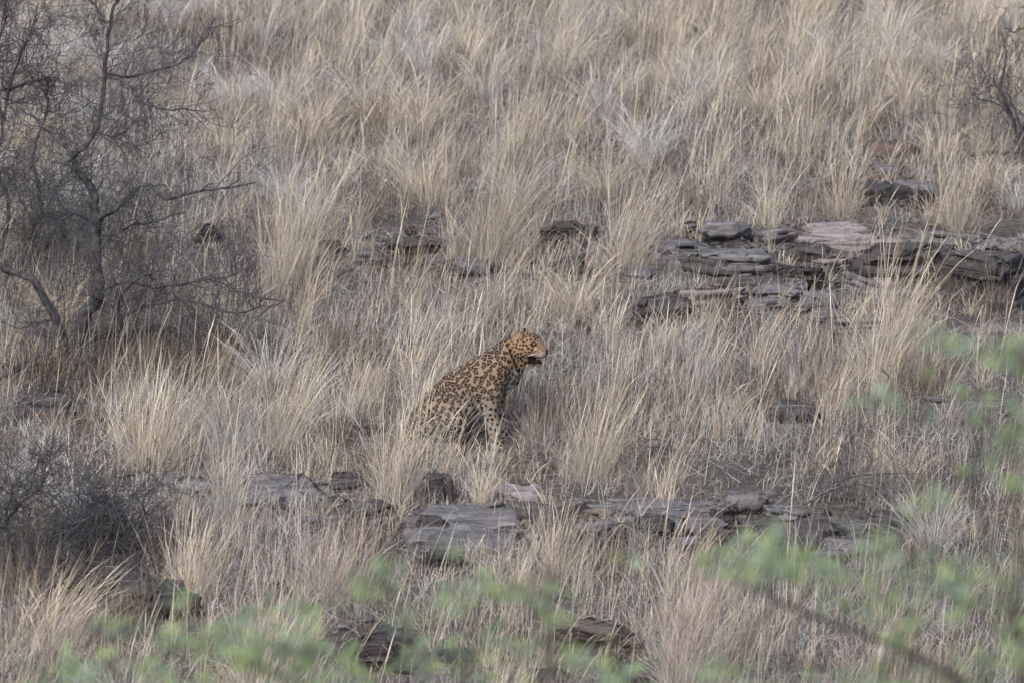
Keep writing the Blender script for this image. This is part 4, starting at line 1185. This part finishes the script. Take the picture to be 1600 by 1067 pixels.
# bunches that one can point out: foot, height and width in photograph pixels, lean to the right, stems
BUNCHES = [
    (455, 440, 190, 90, 0.16, 190, 'tall pale bunch of straw left of the small dark rock in the middle row'),
    (760, 415, 215, 95, 0.30, 260, 'big golden bunch leaning right between the two dark ledges above the leopard'),
    (975, 430, 175, 80, 0.30, 200, 'golden bunch leaning right beside the dark humped ledge'),
    (815, 235, 130, 90, 0.18, 150, 'tall bunch near the top centre with stems standing clear'),
    (1200, 350, 100, 60, 0.08, 110, 'bushy straw bunch behind the left end of the bright pink ledge'),
    (1315, 335, 110, 55, 0.10, 110, 'upright straw bunch left of the dark stepped rock'),
    (1500, 360, 110, 70, 0.10, 130, 'broad straw bunch right of the dark stepped rock'),
    (1385, 590, 235, 100, 0.24, 230, 'tallest bunch on the right, leaning in front of the bright ledge'),
    (1555, 482, 90, 80, 0.02, 90, 'reddish bunch growing before the dark block at the right edge'),
    (1090, 625, 130, 90, 0.22, 150, 'grey drooping bunch right of the leopard at head height'),
    (925, 745, 165, 75, 0.20, 190, "thick straw bunch standing just right of the leopard's front legs"),
    (838, 705, 95, 66, 0.02, 90, "fine pinkish grass bunch directly in front of the leopard's chest"),
    (612, 778, 140, 80, 0.12, 170, 'pale bunch beside the blackish block, left of it'),
    (752, 785, 105, 40, 0.12, 80, 'pale bunch just right of the blackish block'),
    (662, 722, 145, 135, 0.16, 175, "thin bunch veiling the leopard's haunches"),
    (722, 724, 105, 45, 0.26, 26, "a few long stems crossing in front of the leopard's legs"),
    (700, 728, 50, 50, 0.10, 60, 'short dense straw hiding the hind foot of the leopard'),
    (786, 722, 30, 40, 0.05, 36, "low fringe of grass over the leopard's front paws"),
    (560, 640, 95, 80, 0.25, 110, "low leaning bunch left of the leopard's back"),
    (235, 735, 165, 120, 0.12, 280, 'broad golden bunch with a dark foot below the thorn tree'),
    (330, 690, 180, 90, 0.36, 150, 'long stems leaning right across the heap of dead twigs'),
    (440, 700, 180, 90, 0.34, 170, 'loose leaning bunch in the middle of the left half'),
    (350, 815, 105, 50, 0.05, 110, 'upright bunch before the left end of the grey layered slab'),
    (300, 930, 130, 110, 0.08, 190, 'dense bunch right of the dark broken rock face'),
    (520, 930, 130, 130, 0.10, 200, 'brownish bunch in the foreground left of the rounded slab'),
    (80, 1010, 165, 120, 0.50, 190, 'golden bunch leaning right at the bottom left corner'),
    (870, 905, 125, 70, 0.10, 140, 'bunch with pale seed heads before the hollowed rock'),
    (1060, 1075, 190, 80, 0.16, 200, 'tall foreground bunch right of the reddish ledge'),
    (1040, 790, 60, 50, 0.02, 70, 'short golden bunch on the long flat ledge'),
]
def build_bunches():
    rng = np.random.default_rng(24)
    for px, py, hpx, wpx, lean, n, label in BUNCHES:
        p = at(px, py); k = ppm(p[1])
        B = Blades()
        h = hpx / k * 1.12; rad = wpx / k * 0.34
        pal = RED if 'reddish' in label or 'brownish' in label or 'pinkish' in label else (np.concatenate([MATC[:3], STRAW[:2]]) if 'grey' in label else STRAW)
        tussock(B, p[0], p[1], int(n * 0.8), h, rad * 1.15, lean * 1.1, 0.17, 0.0, rng, pal, leaf=0.8 if 'thin' in label else 1.4, width=0.0028, check=False)
        o = B.build('grass_tussock', 4, rng, origin=p, heads=True)
        o.location = p
        tag(o, label, 'grass tussock')

build_mat(); build_litter(); build_tall(); build_bunches()

# ------------------------------------------------------------------ build: green saplings near the camera
def green_tree(label, foot, y, stems, clusters, seed, extra=0):
    """thin acacia: stems and branches (pixel paths), feathery sprays of small leaflets on twigs at the ends"""
    g = np.random.default_rng(seed)
    P = np.array([foot[0], y, float(ground(foot[0], y))])
    root = empty('green_sapling', P); tag(root, label, 'sapling')
    kk = ppm(y)
    carr = []
    for nm, pix, r0, r1, dr in stems:
        yy = y; pts = []
        for i, q in enumerate(pix):
            if i: yy += dr + g.normal(0, 0.05)
            pts.append(P + np.array([0, 0, -0.1]) if q is None else at_y(q[0], q[1], yy))
        pts = resample(pts, 4)
        T = Tubes(); T.add(pts, np.linspace(r0, r1, len(pts)) / kk, 8); T.build(nm, M_GREENBARK, root)
        carr.append(pts)
    allp = np.concatenate(carr)
    T = Tubes(); LV, LF, LC = [], [], []; nv = 0
    for (px, py, sz, num) in clusters:
        c = at_y(px, py, y + g.normal(0, 0.22))
        q = allp[np.argmin(((allp - c) ** 2).sum(1))]
        mid = (q + c) / 2 + g.normal(0, 0.03, 3)
        T.add(resample([q, mid, c], 3), np.linspace(0.0045, 0.0018, 7), 4)
        for _ in range(int(num * (0.75 if 615 < px < 885 else (0.75 if px > 1250 else 1.05)))):
            st = c + g.normal(0, 1, 3) * np.array([sz, sz, sz * 0.8]) / kk * 0.64
            d = g.normal(0, 1, 3); d[2] = abs(d[2]) * 0.5; d /= np.linalg.norm(d)
            L = g.uniform(0.035, 0.07)
            ax = np.linspace(0.1, 1, 8)[:, None] * d * L + st
            ax[:, 2] -= np.linspace(0, 1, 8) ** 2 * 0.012
            s = np.cross(d, g.normal(0, 1, 3)); s /= np.linalg.norm(s)
            tone = np.array([0.33, 0.42, 0.19]) if g.random() < 0.58 else np.array([0.30, 0.39, 0.26])
            tone = tone * g.uniform(0.7, 1.35)
            for sg_ in (-1, 1):
                l = 0.016 * np.sin(np.linspace(0.7, 2.7, 8))[:, None] + 0.003
                tip = ax + sg_ * s * l + d * 0.004
                wv = d * 0.0032
                qd = np.stack([ax, (ax + tip) / 2 - wv, tip, (ax + tip) / 2 + wv], 1).reshape(-1, 3)
                LV.append(qd); LF.append(nv + np.arange(32).reshape(8, 4)); LC.append(np.tile(tone, (32, 1))); nv += 32
    T.build('twigs', M_GREENBARK, root)['kind'] = 'stuff'
    o = mesh_obj('crown', np.concatenate(LV) - P, np.concatenate(LF), M_LEAF, root, colors=np.concatenate(LC))
    o['kind'] = 'stuff'

def cl(lst, sz=30, num=26, jit=0, rng=np.random.default_rng(8)):
    out = []
    for q in lst:
        out.append((q[0], q[1], q[2] if len(q) > 2 else sz, q[3] if len(q) > 3 else num))
    return out
YG = CAM[1] + 17.2
left_cl = cl([(150, 978, 20, 14), (195, 985, 18, 12), (165, 1035, 26, 18), (120, 1055, 24, 18), (285, 945, 18, 10), (270, 1010, 30, 20), (340, 1000, 34, 30), (370, 1030, 36, 34), (430, 1000, 40, 40),
    (470, 950, 22, 14), (480, 1020, 40, 40), (440, 1050, 40, 40), (390, 960, 24, 14), (595, 905, 26, 22), (600, 880, 18, 8), (575, 930, 22, 14), (690, 940, 26, 18), (720, 945, 22, 14), (640, 985, 24, 14),
    (630, 955, 16, 8), (745, 920, 26, 18), (790, 915, 26, 20), (830, 940, 28, 22), (860, 965, 28, 22), (870, 930, 16, 10), (780, 1000, 30, 24), (700, 1010, 24, 14), (660, 1040, 30, 20), (760, 1040, 36, 28), (700, 870, 16, 8),
    (850, 1030, 34, 26), (890, 1030, 28, 16), (950, 1050, 30, 18), (985, 1060, 24, 14), (945, 990, 16, 5), (560, 1055, 30, 20), (530, 1030, 24, 14), (230, 1050, 30, 20), (990, 880, 12, 4)]
    + [(x, 1085 + 22 * (i % 4), 44, 26) for i, x in enumerate(range(90, 1010, 46))])
green_tree('blurred green feathery sapling along the bottom left and centre', at_y(560, 1067, YG), YG,
    [('trunk', [None, (640, 1400), (650, 1250), (600, 1130)], 15, 7, 0.02),
     ('branch', [(640, 1300), (760, 1180), (850, 1090), (858, 1000), (857, 940), (856, 885)], 8, 5.5, 0.03),
     ('branch', [(600, 1130), (500, 1090), (430, 1050), (350, 1020), (280, 1010)], 6, 1.5, 0.05),
     ('branch', [(650, 1250), (420, 1180), (240, 1100), (160, 1030), (150, 980)], 6, 1.2, -0.04),
     ('branch', [(620, 1160), (610, 1060), (640, 985), (595, 905)], 4, 1.2, 0.03),
     ('branch', [(640, 1300), (840, 1190), (930, 1090), (960, 1030)], 5, 1.2, -0.05),
     ('branch', [(650, 1180), (720, 1080), (740, 1000), (750, 930), (800, 910)], 4, 1.2, 0.03)], left_cl, 201)
YR = CAM[1] + 16.2
right_cl = cl([(1110, 880, 30, 20), (1150, 870, 24, 12), (1200, 865, 34, 34), (1235, 870, 34, 34), (1215, 845, 22, 16), (1265, 905, 34, 30), (1170, 905, 26, 14), (1330, 905, 30, 20), (1290, 890, 24, 12), (1390, 845, 30, 22), (1370, 860, 20, 12),
    (1375, 935, 34, 28), (1440, 895, 34, 26), (1495, 880, 28, 20), (1480, 945, 36, 32), (1420, 970, 30, 26), (1500, 910, 30, 24), (1540, 945, 28, 20), (1570, 1000, 34, 30), (1530, 1035, 34, 30), (1390, 1000, 24, 14),
    (1380, 1055, 30, 22), (1310, 1060, 24, 14), (1420, 1045, 24, 16), (1340, 960, 24, 14), (1560, 900, 24, 14), (1590, 950, 30, 22), (1595, 1045, 34, 28), (1150, 1055, 20, 10), (1115, 1040, 20, 10), (1270, 960, 18, 8),
    (1438, 525, 22, 12), (1480, 538, 24, 16), (1500, 545, 16, 8), (1560, 560, 22, 14), (1590, 570, 32, 26), (1585, 545, 22, 12), (1392, 612, 20, 10), (1375, 625, 16, 7), (1500, 605, 24, 9), (1590, 640, 20, 9), (1560, 690, 30, 22),
    (1590, 700, 32, 28), (1580, 670, 24, 14), (1520, 735, 22, 12), (1470, 790, 26, 16), (1440, 800, 18, 8), (1530, 650, 20, 7), (1590, 760, 26, 14), (1560, 800, 24, 8), (1460, 660, 14, 4), (1350, 640, 12, 3)]
    + [(1640 + 40 * (i % 4), 560 + i * 34, 40, 26) for i in range(16)] + [(x, 1090 + 25 * (i % 3), 44, 26) for i, x in enumerate(range(1120, 1700, 48))])
green_tree('blurred green feathery sapling at the lower right with a dark slanting branch', at_y(1660, 1067, YR), YR,
    [('trunk', [None, (1640, 1380), (1605, 1150), (1592, 1000), (1590, 860), (1582, 700), (1600, 560)], 10, 2, 0.02),
     ('branch', [(1640, 1380), (1560, 1130), (1480, 1052), (1400, 1010), (1320, 980), (1230, 945), (1175, 915), (1110, 895)], 8.5, 2.2, 0.03),
     ('branch', [(1592, 1000), (1560, 900), (1530, 800), (1520, 700), (1490, 600), (1470, 535)], 4.5, 1.5, 0.04),
     ('branch', [(1400, 1010), (1420, 960), (1450, 900), (1400, 850)], 4.5, 1.5, -0.04),
     ('branch', [(1480, 1052), (1490, 980), (1500, 900)], 4, 1.5, 0.03),
     ('branch', [(1530, 800), (1470, 700), (1390, 615)], 2.6, 1.0, 0.03)], right_cl, 202)
